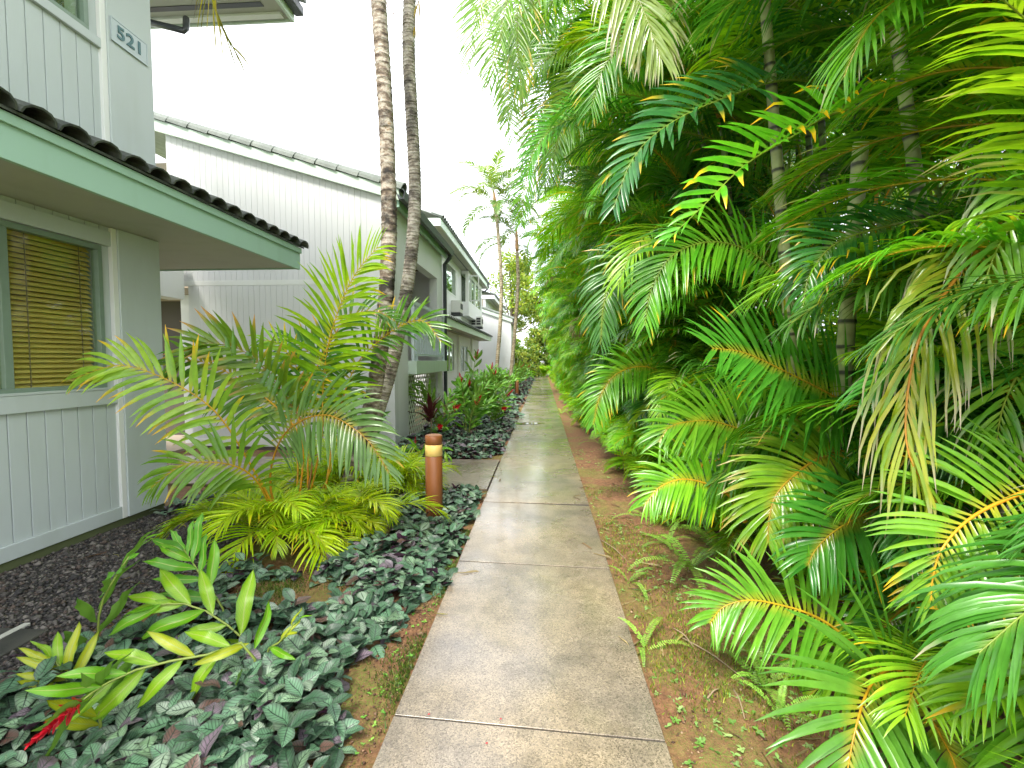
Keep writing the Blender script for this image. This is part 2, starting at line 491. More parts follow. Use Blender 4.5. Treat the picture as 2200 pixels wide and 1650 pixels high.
M['trunk2'] = trunk_mat('palm_trunk_grey', [(0.12, 0.10, 0.08), (0.28, 0.24, 0.19), (0.50, 0.46, 0.40), (0.28, 0.25, 0.15)], 0.7)
M['trunk3'] = trunk_mat('far_palm_trunk', [(0.22, 0.19, 0.11), (0.36, 0.29, 0.18), (0.52, 0.45, 0.33), (0.26, 0.28, 0.11)], 0.4)
M['bark'] = trunk_mat('tree_bark', [(0.05, 0.04, 0.03), (0.12, 0.09, 0.06), (0.18, 0.14, 0.1), (0.1, 0.09, 0.05)], 0.3)
def cane_mat():
    m, n, l, b = mat_new('palm_cane')
    a = n.new('ShaderNodeVertexColor'); a.layer_name = 'Col'
    nz = noise(n, l, 7, 4, objco(n))
    r = ramp(n, l, nz.outputs['Fac'], [(0.35, 0.55), (0.65, 1.1)])
    l.new(mixc(n, l, 1.0, a.outputs['Color'], r.outputs['Color'], 'MULTIPLY'), b.inputs['Base Color']); b.inputs['Roughness'].default_value = 0.45
    return m
M['cane'] = cane_mat()

# ------------------------------------------------------------------ the setting: ground, beds, path
def sheet(name, x0, x1, y0, y1, z, mat, parent=None, nx=1, ny=1, amp=0.0):
    xs = np.linspace(x0, x1, nx + 1); ys = np.linspace(y0, y1, ny + 1)
    V = np.array([(x, y, z + (amp * (rng.random() - .5) if 0 < i < nx and 0 < j < ny else 0)) for j, y in enumerate(ys) for i, x in enumerate(xs)])
    F = np.array([(j * (nx + 1) + i, j * (nx + 1) + i + 1, (j + 1) * (nx + 1) + i + 1, (j + 1) * (nx + 1) + i) for j in range(ny) for i in range(nx)])
    o = link(name, raw_mesh(name, V, F, mat, smooth=amp > 0), parent)
    o['kind'] = 'structure'
    return o

GZ = -0.035
g = sheet('ground', -400, 400, -400, 400, GZ - 0.02, M['lawn']); tag(g, 'green lawn ground reaching the horizon')
g = sheet('planting_soil', -9, 5.2, -4, 52, GZ, M['soil']); tag(g, 'reddish brown mossy soil beside the path')
# uneven strip of soil right of the path, near the camera
g = sheet('soil_strip', 0.50, 2.4, 0.6, 9.0, GZ + 0.006, M['soil'], nx=30, ny=110, amp=0.022); tag(g, 'bare reddish soil strip with moss right of path')
g = sheet('gravel_bed', -4.2, -2.75, -2, 5.3, GZ + 0.008, M['gravbed'], nx=20, ny=60, amp=0.01); tag(g, 'dark gravel bed along the wall of house 521')

path = sheet('path', -0.66, 0.52, -3, 48, GZ + 0.027, M['gravbed']); tag(path, 'straight concrete slab footpath between house beds and palm hedge')
PXL, PXR = -0.67, 0.53
joints = [-2.7, -1.14, 0.43, 2.0, 3.64, 5.21, 6.78, 8.27, 9.85, 11.4, 13.0, 14.6, 16.2, 17.8, 19.4, 21.0, 22.6, 24.2, 25.8, 27.4, 29.0, 30.6, 32.2, 33.8, 35.4, 37.0, 38.6, 40.2, 41.8, 43.4, 45.0, 46.6, 48.0]
def slab(x0, x1, ya, yb, sk, z=0.0, name='slab', parent=None):
    """slab with chamfered rim; sk = skew of joint (right end farther/nearer)"""
    e, c = 0.007, 0.001
    b = GZ + 0.005
    V = []
    for (ins, zz) in ((0, b), (0, z - c), (c, z)):
        V += [(x0 + e + ins, ya + e + ins, zz), (x1 - e - ins, ya + e + ins + sk, zz), (x1 - e - ins, yb - e - ins + sk, zz), (x0 + e + ins, yb - e - ins, zz)]
    F = [(8, 9, 10, 11)]
    for r in (0, 4):
        for i in range(4):
            j = (i + 1) % 4
            F.append((r + i, r + j, r + 4 + j, r + 4 + i))
    o = link(name, raw_mesh(name, V, F, M['concrete']), parent)
    return o
for i in range(len(joints) - 1):
    if joints[i] == 5.21: 
        slab(PXL, PXR, 5.21, 8.27, -0.02, parent=path)
        continue
    if joints[i] == 6.78: continue
    slab(PXL, PXR, joints[i], joints[i + 1], -0.07 if joints[i] < 5 else -0.02, random.uniform(-0.003, 0.002), parent=path)
br = sheet('entry_path', -6.2, -0.68, 5.75, 7.48, GZ + 0.010, M['gravbed']); tag(br, 'side path branching left between the houses to the entry')
for a, c in ((-6.2, -4.9), (-4.9, -3.5), (-3.5, -2.1), (-2.1, -0.68)):
    slab(a, c, 5.75, 7.48, 0, -0.002, parent=br)
br = sheet('second_entry_path', -2.6, -0.68, 12.15, 13.0, GZ + 0.010, M['gravbed']); tag(br, 'short side path past the lattice at the second house')
slab(-2.6, -1.65, 12.15, 13.0, 0, -0.002, parent=br); slab(-1.65, -0.68, 12.15, 13.0, 0, -0.002, parent=br)
pd = BX(-4.1, -2.95, -2, 2.55, GZ, -0.012).obj('concrete_pad', M['pad'], bevel=0.006); tag(pd, 'dark damp concrete pad at the foot of house 521', kind='structure')
kb = BX(-3.17, -3.13, 1.2, 2.6, GZ, -0.006).obj('edging_strip', M['soffit'], bevel=0.004); tag(kb, 'pale narrow edging strip lying on the dark pad', 'edging')

def blob(name, cx, cy, rx, ry, z, mat, k=40, ang=0):
    V = [(cx, cy, z)]
    for i in range(k):
        a = 2 * math.pi * i / k
        r = 1 + 0.22 * math.sin(2 * a + 1) + 0.12 * math.sin(5 * a) + 0.08 * math.sin(7 * a + 2)
        V.append((cx + rx * r * math.cos(a), cy + ry * r * math.sin(a), z))
    F = [(0, 1 + i, 1 + (i + 1) % k) for i in range(k)]
    return link(name, raw_mesh(name, V, F, mat))
o = blob('puddle', -0.38, 11.85, 0.36, 0.22, 0.005, M['puddle']); tag(o, 'shallow rain puddle on the path beside the ground cover', 'puddle')
o = blob('puddle', -0.02, 22.0, 0.40, 0.35, 0.005, M['puddle']); tag(o, 'far rain puddle on the path near the second bollard', 'puddle')

# ------------------------------------------------------------------ roof tile and board helpers
def tile_mesh(name, length, width, height, mat, thick=0.014, k=7):
    """barrel tile: arch across x, length along +y, base at z 0"""
    V, F = [], []
    for (y, s) in ((0, 1.0), (length, 0.86)):
        for r in (0, 1):
            for i in range(k):
                a = math.pi * i / (k - 1)
                V.append((-math.cos(a) * (width / 2 * s - r * thick), y, math.sin(a) * (height * s - r * thick)))
    def idx(e, r, i): return (e * 2 + r) * k + i
    for i in range(k - 1):
        F.append((idx(0, 0, i), idx(0, 0, i + 1), idx(1, 0, i + 1), idx(1, 0, i)))
        F.append((idx(0, 1, i + 1), idx(0, 1, i), idx(1, 1, i), idx(1, 1, i + 1)))
        F.append((idx(0, 1, i), idx(0, 1, i + 1), idx(0, 0, i + 1), idx(0, 0, i)))
        F.append((idx(1, 0, i), idx(1, 0, i + 1), idx(1, 1, i + 1), idx(1, 1, i)))
    return raw_mesh(name, V, F, mat)

# ------------------------------------------------------------------ house 521 (nearest, left)
WX = -4.15
A = empty('house', (-4.2, 3, 0), 'two storey pale house numbered 521 with green fascia at the left', 'house', kind='thing')
A.location = (0, 0, 0)
wall = MB()
# core walls behind the boards, around the two window openings (lower y 2.35..4.2 z 1.34..2.68; upper y 2.35..4.17 z 4.64..6.0)
for (y0, y1, z0, z1) in ((-3, 4.8, 0.0, 1.33), (-3, 2.35, 1.33, 2.68), (4.2, 4.8, 1.33, 2.68), (-3, 4.8, 2.68, 4.6), (-3, 2.35, 4.6, 6.0), (4.17, 4.8, 4.6, 6.0), (-3, 4.8, 6.0, 6.3)):
    wall.box(WX - 0.22, WX - 0.014, y0, y1, z0, z1)
wA = wall.obj('wall', M['wall_a'], A)
BX(-9.5, WX - 0.05, 4.6, 4.79, 0.0, 6.3).obj('end_wall', M['wall_a'], A)
BX(-9.5, WX - 0.23, -3, -2.8, 0, 6.3).obj('end_wall', M['wall_a'], A)
BX(-9.5, -9.3, -2.8, 4.6, 0, 6.3).obj('back_wall', M['wall_a'], A)
# vertical boards, one object each
yb = 4.33
k = 0
while yb > 0.3:
    y0 = yb - 0.139
    BX(WX - 0.014, WX, y0 + 0.004, yb - 0.004, 0.165, 1.185).obj('board', M['wall_a'], wA, bevel=0.003)
    BX(WX - 0.014, WX, y0 + 0.004, yb - 0.004, 3.2, 4.515).obj('board', M['wall_a'], wA, bevel=0.003)
    yb = y0
# short boards visible above the window head
yb = 4.33
while yb > 1.5:
    BX(WX - 0.014, WX, yb - 0.139 + 0.004, yb - 0.004, 2.83, 2.872).obj('board', M['wall_a'], wA)
    yb -= 0.139
BX(WX - 0.013, WX + 0.028, -3, 4.285, 0.045, 0.165).obj('base_board', M['wall_a'], A, bevel=0.004)
BX(WX - 0.1, WX + 0.012, -3, 4.82, GZ - 0.02, 0.045).obj('footing', M['footing'], A)
BX(WX - 0.013, WX + 0.030, -3, 4.285, 1.185, 1.325).obj('sill_band', M['wall_a'], A, bevel=0.004)
BX(WX - 0.013, WX + 0.024, -3, 4.285, 2.69, 2.83).obj('head_band', M['wall_a'], A, bevel=0.004)
BX(WX - 0.013, WX + 0.034, -3, 4.26, 4.515, 4.60).obj('sill_band', M['wall_a'], A, bevel=0.004)
BX(WX - 0.013, WX + 0.030, 4.285, 4.34, 0.045, 2.87).obj('corner_batten', M['trim_w'], A, bevel=0.004)
BX(WX - 0.013, WX + 0.030, 4.262, 4.32, 3.2, 6.2).obj('corner_batten', M['trim_w'], A, bevel=0.004)
BX(WX - 0.2, WX + 0.045, 4.341, 4.83, 0.048, 2.872).obj('pilaster', M['wall_a'], A, bevel=0.006)
BX(WX - 0.2, WX + 0.045, 4.321, 4.83, 2.93, 6.2).obj('pilaster', M['wall_a'], A, bevel=0.006)
# lower canopy
CXA, YE = -3.37, 6.33
BX(-7.5, CXA - 0.012, -3, YE - 0.03, 2.875, 2.925).obj('canopy_soffit', M['soffit'], A)
BX(CXA - 0.01, CXA + 0.03, -3, YE, 2.855, 3.13).obj('canopy_fascia', M['sage'], A, bevel=0.003)
BX(CXA + 0.031, CXA + 0.052, -3, YE + 0.01, 3.075, 3.145).obj('fascia_moulding', M['sage'], A, bevel=0.004)
BX(-7.5, CXA - 0.012, YE - 0.028, YE, 2.86, 3.13).obj('canopy_fascia', M['sage'], A)
SL = 0.36
roofA = MB()
roofA.prism([(CXA + 0.07, 3.146), (CXA + 0.07, 3.166), (WX, 3.166 + (CXA + 0.07 - WX) * SL), (WX, 3.146 + (CXA + 0.07 - WX) * SL)], 1, -3, YE + 0.04)
roofA.prism([(WX, 3.14 + (CXA + 0.07 - WX) * SL), (WX, 3.166 + (CXA + 0.07 - WX) * SL), (-7.5, 3.3 + (CXA + 0.07 - WX) * SL), (-7.5, 3.26 + (CXA + 0.07 - WX) * SL)], 1, 4.9, YE + 0.04)
rA = roofA.obj('canopy_roof', M['tile_dark'], A)
tmA = tile_mesh('tile', 0.44, 0.235, 0.085, M['tile_dark'])
ang = math.atan(SL)
y = YE - 0.02
ci = 0
while y > -0.6:
    for r in range(2):
        dx = r * 0.36 * math.cos(ang)
        x = CXA + 0.10 - dx
        z = 3.160 + (CXA + 0.07 - x) * SL + 0.012
        m4 = Matrix.Translation((x, y + random.uniform(-.006, .006), z)) @ Matrix.Rotation(math.pi / 2, 4, 'Z') @ Matrix.Rotation(ang + 0.02, 4, 'X') @ Matrix.Rotation(random.uniform(-.03, .03), 4, 'Z')
        link('tile', tmA, rA, mat4=m4)
    y -= 0.242
# upper eave
BX(-7.5, -3.40, -3, YE - 0.0, 6.20, 6.25).obj('eave_soffit', M['soffit'], A)
BX(-3.399, -3.36, -3, YE + 0.03, 6.17, 6.42).obj('eave_fascia', M['sage_pale'], A)
BX(-7.5, -3.40, YE, YE + 0.03, 6.17, 6.42).obj('eave_fascia', M['sage_pale'], A)
BX(-7.3, -3.62, YE - 0.32, YE - 0.24, 6.192, 6.199).obj('soffit_vent', M['dark_metal'], A)
BX(-7.3, -3.46, YE - 0.14, YE - 0.05, 6.17, 6.199).obj('soffit_batten', M['trim_w'], A)
BX(-3.359, -3.24, -3, YE + 0.06, 6.26, 6.38).obj('gutter', M['dark_metal'], A, bevel=0.015)
MB().prism([(-3.2, 6.42), (-3.2, 6.47), (-7.5, 8.0), (-7.5, 7.9)], 1, -3, YE + 0.05).obj('roof', M['tile'], A)
pp = [at(296, 42, 5.35), at(372, 60, 5.35), at(394, 66, 5.35), at(400, 60, 5.4), at(400, 40, 5.5)]
MB().tube(pp, 0.035, 10).obj('downspout', M['dark_metal'], A, smooth=True)
# window, lower
def window(parent, x, y0, y1, z0, z1, panes, frame, depth=0.06, fw=0.045, name='window'):
    f = MB()
    f.box(x - depth, x + 0.012, y0, y1, z0, z0 + fw); f.box(x - depth, x + 0.012, y0, y1, z1 - fw, z1)
    f.box(x - depth, x + 0.012, y0, y0 + fw, z0 + fw, z1 - fw); f.box(x - depth, x + 0.012, y1 - fw, y1, z0 + fw, z1 - fw)
    for p in panes[1:]:
        f.box(x - depth * .8, x + 0.004, p - fw * .7, p + fw * .7, z0 + fw, z1 - fw)
    o = f.obj(name, frame, parent, bevel=0.004)
    pe = list(panes) + [y1]
    for i in range(len(panes)):
        BX(x - depth * .55, x - depth * .55 + 0.006, pe[i] + fw * .5, pe[i + 1] - fw * .5, z0 + fw * .5, z1 - fw * .5).obj('pane', M['glass'], o)
    return o
window(A, WX, 2.35, 4.2, 1.335, 2.68, [2.35, 3.39], M['alu'])
BX(WX - 0.06, WX + 0.035, 2.3, 4.22, 1.326, 1.345).obj('window_sill', M['wall_a'], A)
window(A, WX, 2.35, 4.17, 4.605, 6.0, [2.35, 3.3], M['alu'])
BX(-4.75, -4.7, 2.0, 4.5, 1.2, 2.8).obj('room_backing', M['beige'], A)
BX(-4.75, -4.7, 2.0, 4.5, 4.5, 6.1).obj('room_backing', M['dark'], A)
# blind behind the lower window: its own thing, slat by slat
bl = empty('window_blind', (WX - 0.095, 3.3, 1.36), 'tan slatted blind drawn down behind the ground floor window of house 521', 'blind')
sm = MB().prism([(-0.029, -0.008), (0.029, 0.006), (0.029, 0.009), (-0.029, -0.005)], 1, -0.93, 0.86).mesh('slat', M['blind'])
for i in range(30):
    link('slat', sm, bl, loc=(0, 0, 0.03 + i * 0.0425), rot=(0, random.uniform(-.05, .05) + 0.95, 0))
BX(-0.03, 0.03, -0.93, 0.86, 1.285, 1.32).obj('head_rail', M['blind'], bl)
for yy in (-0.6, 0.3, 0.75):
    BX(0.026, 0.029, yy - .004, yy + .004, 0.02, 1.3).obj('ladder_cord', M['twig'], bl)
# number sign
sg = empty('number_sign', (WX + 0.046, 4.55, 4.76), 'pale plate with house number 521 high on the corner pilaster', 'sign')
pl = BX(0, 0.012, -0.205, 0.205, -0.112, 0.112).obj('plate', M['sign'], sg, bevel=0.01)
fr = MB()
for q in ((-0.205, 0.205, 0.100, 0.112), (-0.205, 0.205, -0.112, -0.100), (-0.205, -0.193, -0.1, 0.1), (0.193, 0.205, -0.1, 0.1)):
    fr.box(0.0125, 0.016, *q)
fr.obj('plate_rim', M['sign'], sg)
tc = bpy.data.curves.new('number', 'FONT'); tc.body = '521'; tc.size = 0.165; tc.extrude = 0.003; tc.offset = 0.004
tc.align_x = 'CENTER'; tc.align_y = 'CENTER'; tc.space_character = 1.12
tc.materials.append(M['sign_text'])
to = bpy.data.objects.new('number', tc); to.parent = sg; to.location = (0.017, 0.0, 0.0); to.rotation_euler = (math.pi / 2, 0, math.pi / 2); to.scale = (1.12, 1, 1)
COL.objects.link(to)
bpy.context.view_layer.update()
num_me = bpy.data.meshes.new_from_object(to.evaluated_get(bpy.context.evaluated_depsgraph_get()))
num_me.materials.clear(); num_me.materials.append(M['sign_text'])
bpy.data.objects.remove(to)
num_o = link('number', num_me, sg, loc=(0.017, 0, 0), rot=(math.pi / 2, 0, math.pi / 2), scale=(1.12, 1, 1))
# brass fitting plate low on pilaster
o = BX(WX + 0.0455, WX + 0.055, 4.38, 4.56, 1.38, 1.62).obj('meter_plate', M['wall_a'], A, bevel=0.003)
o = BX(-5.5, -5.2, 4.83, 6.0, 2.73, 2.87).obj('canopy_beam', M['beige'], A)

# ------------------------------------------------------------------ second house (white gable end)
B = empty('house', (0, 0, 0), 'white board clad house with sloping gable roof behind house 521', 'house', kind='thing')
BY, BXc = 8.2, -2.63
sB = 0.298
def zr(x): return 4.45 + (BXc - x) * sB          # underside of rake at the gable
gw = MB()
gw.prism([(-6.45, 0.0), (BXc, 0.0), (BXc, zr(BXc)), (-6.78, zr(-6.78)), (-6.78, 2.98), (-6.45, 2.98)], 1, BY + 0.012, BY + 0.2)
gB = gw.obj('gable_wall', M['gable_sun_w'], B)
x = -6.775
while x < -3.12:
    x1 = x + 0.105
    e = 0.0022
    MB().prism([(x + e, 3.05), (x1 - e, 3.05), (x1 - e, zr(x1 - e) - 0.002), (x + e, zr(x + e) - 0.002)], 1, BY, BY + 0.012).obj('board', M['gable_sun_w'], gB)
    if x > -6.45:
        BX(x + e, x1 - e, BY, BY + 0.012, 0.17, 2.96).obj('board', M['gable_sun_w'], gB)
    x = x1
xs_ = x
BX(-6.775, xs_, BY - 0.004, BY + 0.011, 2.96, 3.05).obj('belt_batten', M['trim_w'], B, bevel=0.003)
MB().prism([(xs_ + 0.002, 0.17), (BXc, 0.17), (BXc, zr(BXc)), (xs_ + 0.002, zr(xs_))], 1, BY - 0.006, BY + 0.0115).obj('corner_panel', M['gable_sun_w'], B, bevel=0.004)
BX(-6.45, BXc, BY - 0.014, BY + 0.0115, 0.03, 0.169).obj('base_board', M['trim_w'], B, bevel=0.003)
BX(-6.46, BXc, BY - 0.002, BY + 0.19, GZ - .03, 0.03).obj('footing', M['brown_wall'], B)
# rake fascia and rake tiles
rk = MB().prism([(-7.6, zr(-7.6) - 0.03), (BXc + 0.14, zr(BXc + 0.14) - 0.03), (BXc + 0.14, zr(BXc + 0.14) + 0.17), (-7.6, zr(-7.6) + 0.17)], 1, BY - 0.09, BY - 0.05)
rk.obj('rake_fascia', M['sage_pale'], B, bevel=0.004)
MB().prism([(-7.6, zr(-7.6) + 0.10), (BXc + 0.14, zr(BXc + 0.14) + 0.10), (BXc + 0.14, zr(BXc + 0.14) + 0.16), (-7.6, zr(-7.6) + 0.16)], 1, BY - 0.049, BY + 0.3).obj('rake_soffit', M['soffit'], B)
rB = MB().prism([(-9.5, zr(-9.5) + 0.18), (BXc + 0.2, zr(BXc + 0.2) + 0.18), (BXc + 0.2, zr(BXc + 0.2) + 0.21), (-9.5, zr(-9.5) + 0.21)], 1, BY - 0.05, 12.5).obj('roof', M['tile'], B)
tmB = tile_mesh('tile', 0.46, 0.30, 0.155, M['tile'], 0.02, 9)
angB = math.atan(sB)
x = BXc + 0.19
while x > -7.7:
    m4 = Matrix.Translation((x, BY + 0.02, zr(x) + 0.165)) @ Matrix.Rotation(math.pi / 2, 4, 'Z') @ Matrix.Rotation(angB + 0.05, 4, 'X') @ Matrix.Rotation(random.uniform(-.015, .015), 4, 'Z')
    link('tile', tmB, rB, mat4=m4)
    x -= 0.385
# recess wall left of the gable and entry
BX(-9.5, -6.80, BY + 1.0, BY + 1.2, 2.98, 5.6).obj('recess_wall', M['beige'], B)
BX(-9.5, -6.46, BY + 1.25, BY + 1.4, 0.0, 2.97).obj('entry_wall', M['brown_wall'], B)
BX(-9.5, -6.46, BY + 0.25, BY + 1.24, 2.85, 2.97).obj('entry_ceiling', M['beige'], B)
BX(-6.88, -6.62, BY + 0.35, BY + 0.55, GZ, 2.85).obj('entry_post', M['trim_w'], B, bevel=0.005)
BX(-9.5, -6.46, 7.6, BY + 1.25, GZ, 0.015).obj('entry_step', M['beige'], B)
BX(-6.75, -6.44, 4.84, BY - 0.09, 2.70, 3.35).obj('entry_beam', M['trim_w'], B, bevel=0.005)
BX(-7.9, -6.76, 4.84, BY, 3.2, 3.3).obj('entry_soffit', M['soffit'], B)
# side wall facing the path, opening y 9.25..11.66 z 1.6..3.65
sw = MB()
for (y0, y1, z0, z1) in ((BY + 0.2, 9.05, 0, 4.42), (9.05, 11.66, 3.65, 4.42), (11.66, 12.25, 0, 4.42), (9.05, 11.66, 1.3, 1.58)):
    sw.box(BXc - 0.2, BXc, y0, y1, z0, z1)
sw.obj('side_wall', M['wall_w'], B)
BX(-4.6, BXc - 0.2, 9.0, 12.2, 1.5, 1.58).obj('balcony_floor', M['beige'], B)
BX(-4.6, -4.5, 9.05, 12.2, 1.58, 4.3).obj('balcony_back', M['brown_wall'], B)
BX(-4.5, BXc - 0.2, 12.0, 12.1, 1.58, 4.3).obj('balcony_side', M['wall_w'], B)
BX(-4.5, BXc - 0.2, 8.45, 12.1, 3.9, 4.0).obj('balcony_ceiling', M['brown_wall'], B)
BX(BXc - 0.19, BXc + 0.17, 9.06, 12.0, 1.335, 1.60).obj('balcony_ledge', M['sage_pale'], B, bevel=0.005)
gut = MB()
gut.prism([(BXc + 0.13, 4.46), (BXc + 0.17, 4.36), (BXc + 0.26, 4.36), (BXc + 0.29, 4.5), (BXc + 0.275, 4.5), (BXc + 0.25, 4.38), (BXc + 0.18, 4.38), (BXc + 0.145, 4.46)], 1, BY - 0.2, 12.45)
gut.obj('gutter', M['dark_metal'], B)
BX(BXc + 0.06, BXc + 0.13, BY - 0.04, 12.4, 4.28, 4.52).obj('eave_fascia', M['sage'], B)
BX(BXc + 0.001, BXc + 0.06, BY + 0.2, 12.4, 4.40, 4.43).obj('eave_soffit', M['soffit'], B)
ds = MB().tube([(BXc + 0.2, 12.3, 4.38), (BXc + 0.2, 12.3, 4.30), (BXc + 0.06, 12.28, 4.12), (BXc + 0.06, 12.28, 0.0)], 0.055, 8)
ds.obj('downspout', M['dark_metal'], B)
# lattice under the balcony, slat by slat
lat = empty('lattice_panel', (0, 0, 0), parent=B)
y0l, y1l, z0l, z1l, LX = 9.06, 11.64, 0.0, 1.33, BXc - 0.05
for sgn, xx in ((1, LX), (-1, LX - 0.012)):
    c = -3.0
    while c < 5.0:
        pts = []
        for (yy, zz) in ((y0l, None), (y1l, None), (None, z0l), (None, z1l)):
            # line: z = sgn*(y - y0l) + c (sgn=-1: z = -(y-y0l)+c)
            if yy is not None: zz = sgn * (yy - y0l) * 1.35 + c
            else: yy = y0l + (zz - c) / (sgn * 1.35)
            if y0l - 1e-6 <= yy <= y1l + 1e-6 and z0l - 1e-6 <= zz <= z1l + 1e-6: pts.append((yy, zz))
        pts.sort()
        if len(pts) >= 2 and pts[-1][0] - pts[0][0] > 0.03:
            a, b_ = pts[0], pts[-1]
            h = 0.030
            MB().prism([(a[0], a[1] - h), (b_[0], b_[1] - h), (b_[0], b_[1] + h), (a[0], a[1] + h)], 0, xx - 0.005, xx + 0.005).obj('lattice_slat', M['lattice'], lat)
        c += 0.21
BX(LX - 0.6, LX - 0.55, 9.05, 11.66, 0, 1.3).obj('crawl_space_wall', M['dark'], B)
# railing
rl = empty('railing', (0, 0, 0), parent=B)
RX = BXc + 0.09
BX(RX - 0.035, RX + 0.035, 9.1, 11.95, 2.70, 2.77).obj('top_rail', M['rail'], rl)
BX(RX - 0.02, RX + 0.02, 9.1, 11.95, 2.44, 2.48).obj('mid_rail', M['rail'], rl)
BX(RX - 0.02, RX + 0.02, 9.1, 11.95, 2.24, 2.28).obj('mid_rail', M['rail'], rl)
BX(RX - 0.02, RX + 0.02, 9.1, 11.95, 1.70, 1.74).obj('bottom_rail', M['rail'], rl)
pm = BX(-0.028, 0.028, -0.028, 0.028, 0, 1.13).mesh('post', M['rail'])
for yy in (9.1, 9.32, 11.9): link('post', pm, rl, loc=(RX, yy, 1.6))
bmsh = BX(-0.022, 0.022, -0.022, 0.022, 0, 0.5).mesh('baluster', M['rail'])
yy = 9.45
while yy < 11.85:
    link('baluster', bmsh, rl, loc=(RX, yy, 1.74)); yy += 0.19

# ------------------------------------------------------------------ third house (long two storey, bay windows)
Cc = empty('house', (0, 0, 0), 'long two storey white house with bay windows beyond the gable house', 'house', kind='thing')
Y0c, Y1c = 16.4, 30.4
def panelled_wall(parent, x, y0, y1, z0, z1, ops, mat, name='wall'):
    ys = sorted(set([y0, y1] + [o[0] for o in ops] + [o[1] for o in ops]))
    m = MB()
    for a, b_ in zip(ys[:-1], ys[1:]):
        blk = sorted([(o[2], o[3]) for o in ops if o[0] <= a + 1e-6 and o[1] >= b_ - 1e-6])
        z = z0
        for (p, q) in blk:
            if p > z: m.box(x - 0.2, x, a, b_, z, p)
            z = q
        if z < z1: m.box(x - 0.2, x, a, b_, z, z1)
    return m.obj(name, mat, parent)
opsC = [(20.0, 22.4, 4.6, 5.95), (19.8, 21.9, 1.05, 2.5), (23.6, 25.9, 0.95, 2.45)]
panelled_wall(Cc, WX, Y0c, Y1c, 0, 6.2, opsC, M['wall_w'])
BX(-9.5, WX - 0.201, Y0c, Y0c + 0.2, 0, 6.2).obj('end_wall', M['wall_w'], Cc)
BX(-9.5, WX - 0.201, Y1c - 0.2, Y1c, 0, 6.2).obj('end_wall', M['wall_w'], Cc)
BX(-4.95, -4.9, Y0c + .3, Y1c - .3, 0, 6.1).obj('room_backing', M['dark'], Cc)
window(Cc, WX, 20.0, 22.4, 4.6, 5.95, [20.0], M['winwhite'], fw=0.09)
window(Cc, WX, 19.8, 21.9, 1.05, 2.5, [19.8, 20.85], M['winwhite'], fw=0.09)
window(Cc, WX, 23.6, 25.9, 0.95, 2.45, [23.6, 24.75], M['winwhite'], fw=0.09)
# bay: shallow box with corner posts and windows
bay = empty('bay_window', (0, 0, 0), parent=Cc)
bx1 = WX + 0.38
BX(WX + 0.001, bx1, 23.9, 29.2, 3.9, 4.62).obj('bay_apron', M['wall_w'], bay)
BX(WX + 0.001, bx1, 23.9, 29.2, 6.02, 6.19).obj('bay_head', M['wall_w'], bay)
for yy in (23.9, 26.3, 28.98):
    BX(bx1 - 0.16, bx1, yy, yy + 0.22, 4.62, 6.02).obj('bay_post', M['trim_w'], bay)
window(bay, bx1 - 0.03, 24.12, 26.3, 4.62, 6.02, [24.12, 25.2], M['winwhite'], fw=0.07)
window(bay, bx1 - 0.03, 26.52, 28.98, 4.62, 6.02, [26.52], M['winwhite'], fw=0.07)
BX(WX + 0.05, bx1 - 0.165, 23.93, 23.95, 4.65, 6.0).obj('side_pane', M['glass'], bay)
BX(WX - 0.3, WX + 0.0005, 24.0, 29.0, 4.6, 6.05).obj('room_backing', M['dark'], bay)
# casement swung open
cs = empty('casement', (WX + 0.40, 24.1, 4.66), parent=Cc)
f = MB(); f.box(0, 0.5, -0.02, 0.02, 0, 0.06); f.box(0, 0.5, -0.02, 0.02, 1.26, 1.32); f.box(0, 0.05, -0.02, 0.02, 0.06, 1.26); f.box(0.45, 0.5, -0.02, 0.02, 0.06, 1.26)
f.obj('casement_frame', M['winwhite'], cs); BX(0.04, 0.46, -0.003, 0.003, 0.05, 1.27).obj('pane', M['glass'], cs)
# eaves, roof, canopy
def eave(parent, x, y0, y1, z, wallx, fas, ext=-9.5, slope=0.35, gutter=False):
    BX(wallx + 0.002, x - 0.012, y0 - 0.35, y1 + 0.2, z + 0.02, z + 0.06).obj('eave_soffit', M['soffit'], parent)
    BX(x - 0.011, x + 0.03, y0 - 0.4, y1 + 0.25, z, z + 0.26).obj('eave_fascia', fas, parent)
    BX(ext, x - 0.012, y0 - 0.4, y0 - 0.36, z, z + 0.26).obj('eave_fascia', fas, parent)
    BX(wallx + 0.3, wallx + 0.36, y0, y1 - 4, z + 0.010, z + 0.019).obj('soffit_vent', M['dark_metal'], parent)
    ro = MB().prism([(x + 0.08, z + 0.262), (x + 0.08, z + 0.30), (ext, z + 0.30 + (x + 0.08 - ext) * slope), (ext, z + 0.262 + (x + 0.08 - ext) * slope)], 1, y0 - 0.45, y1 + 0.3).obj('roof', M['tile'], parent)
    tl = tile_mesh('tile', 0.45, 0.26, 0.075, M['tile'], 0.015, 5)
    yy = y0 - 0.35; a = math.atan(slope)
    while yy < min(y1 + .3, y0 + 16):
        link('tile', tl, ro, mat4=Matrix.Translation((x + 0.12, yy, z + 0.29)) @ Matrix.Rotation(math.pi / 2, 4, 'Z') @ Matrix.Rotation(a, 4, 'X'))
        yy += 0.30
    return ro
eave(Cc, -3.50, Y0c, Y1c - 0.3, 6.20, WX, M['sage_pale'])
eave(Cc, -3.37, Y0c + 0.3, Y1c, 2.86, WX, M['sage_pale'], ext=WX + 0.003, slope=0.36)
BX(-3.52, -3.42, Y1c - 0.9, Y1c - 0.05, 6.28, 6.42).obj('gutter', M['dark_metal'], Cc)
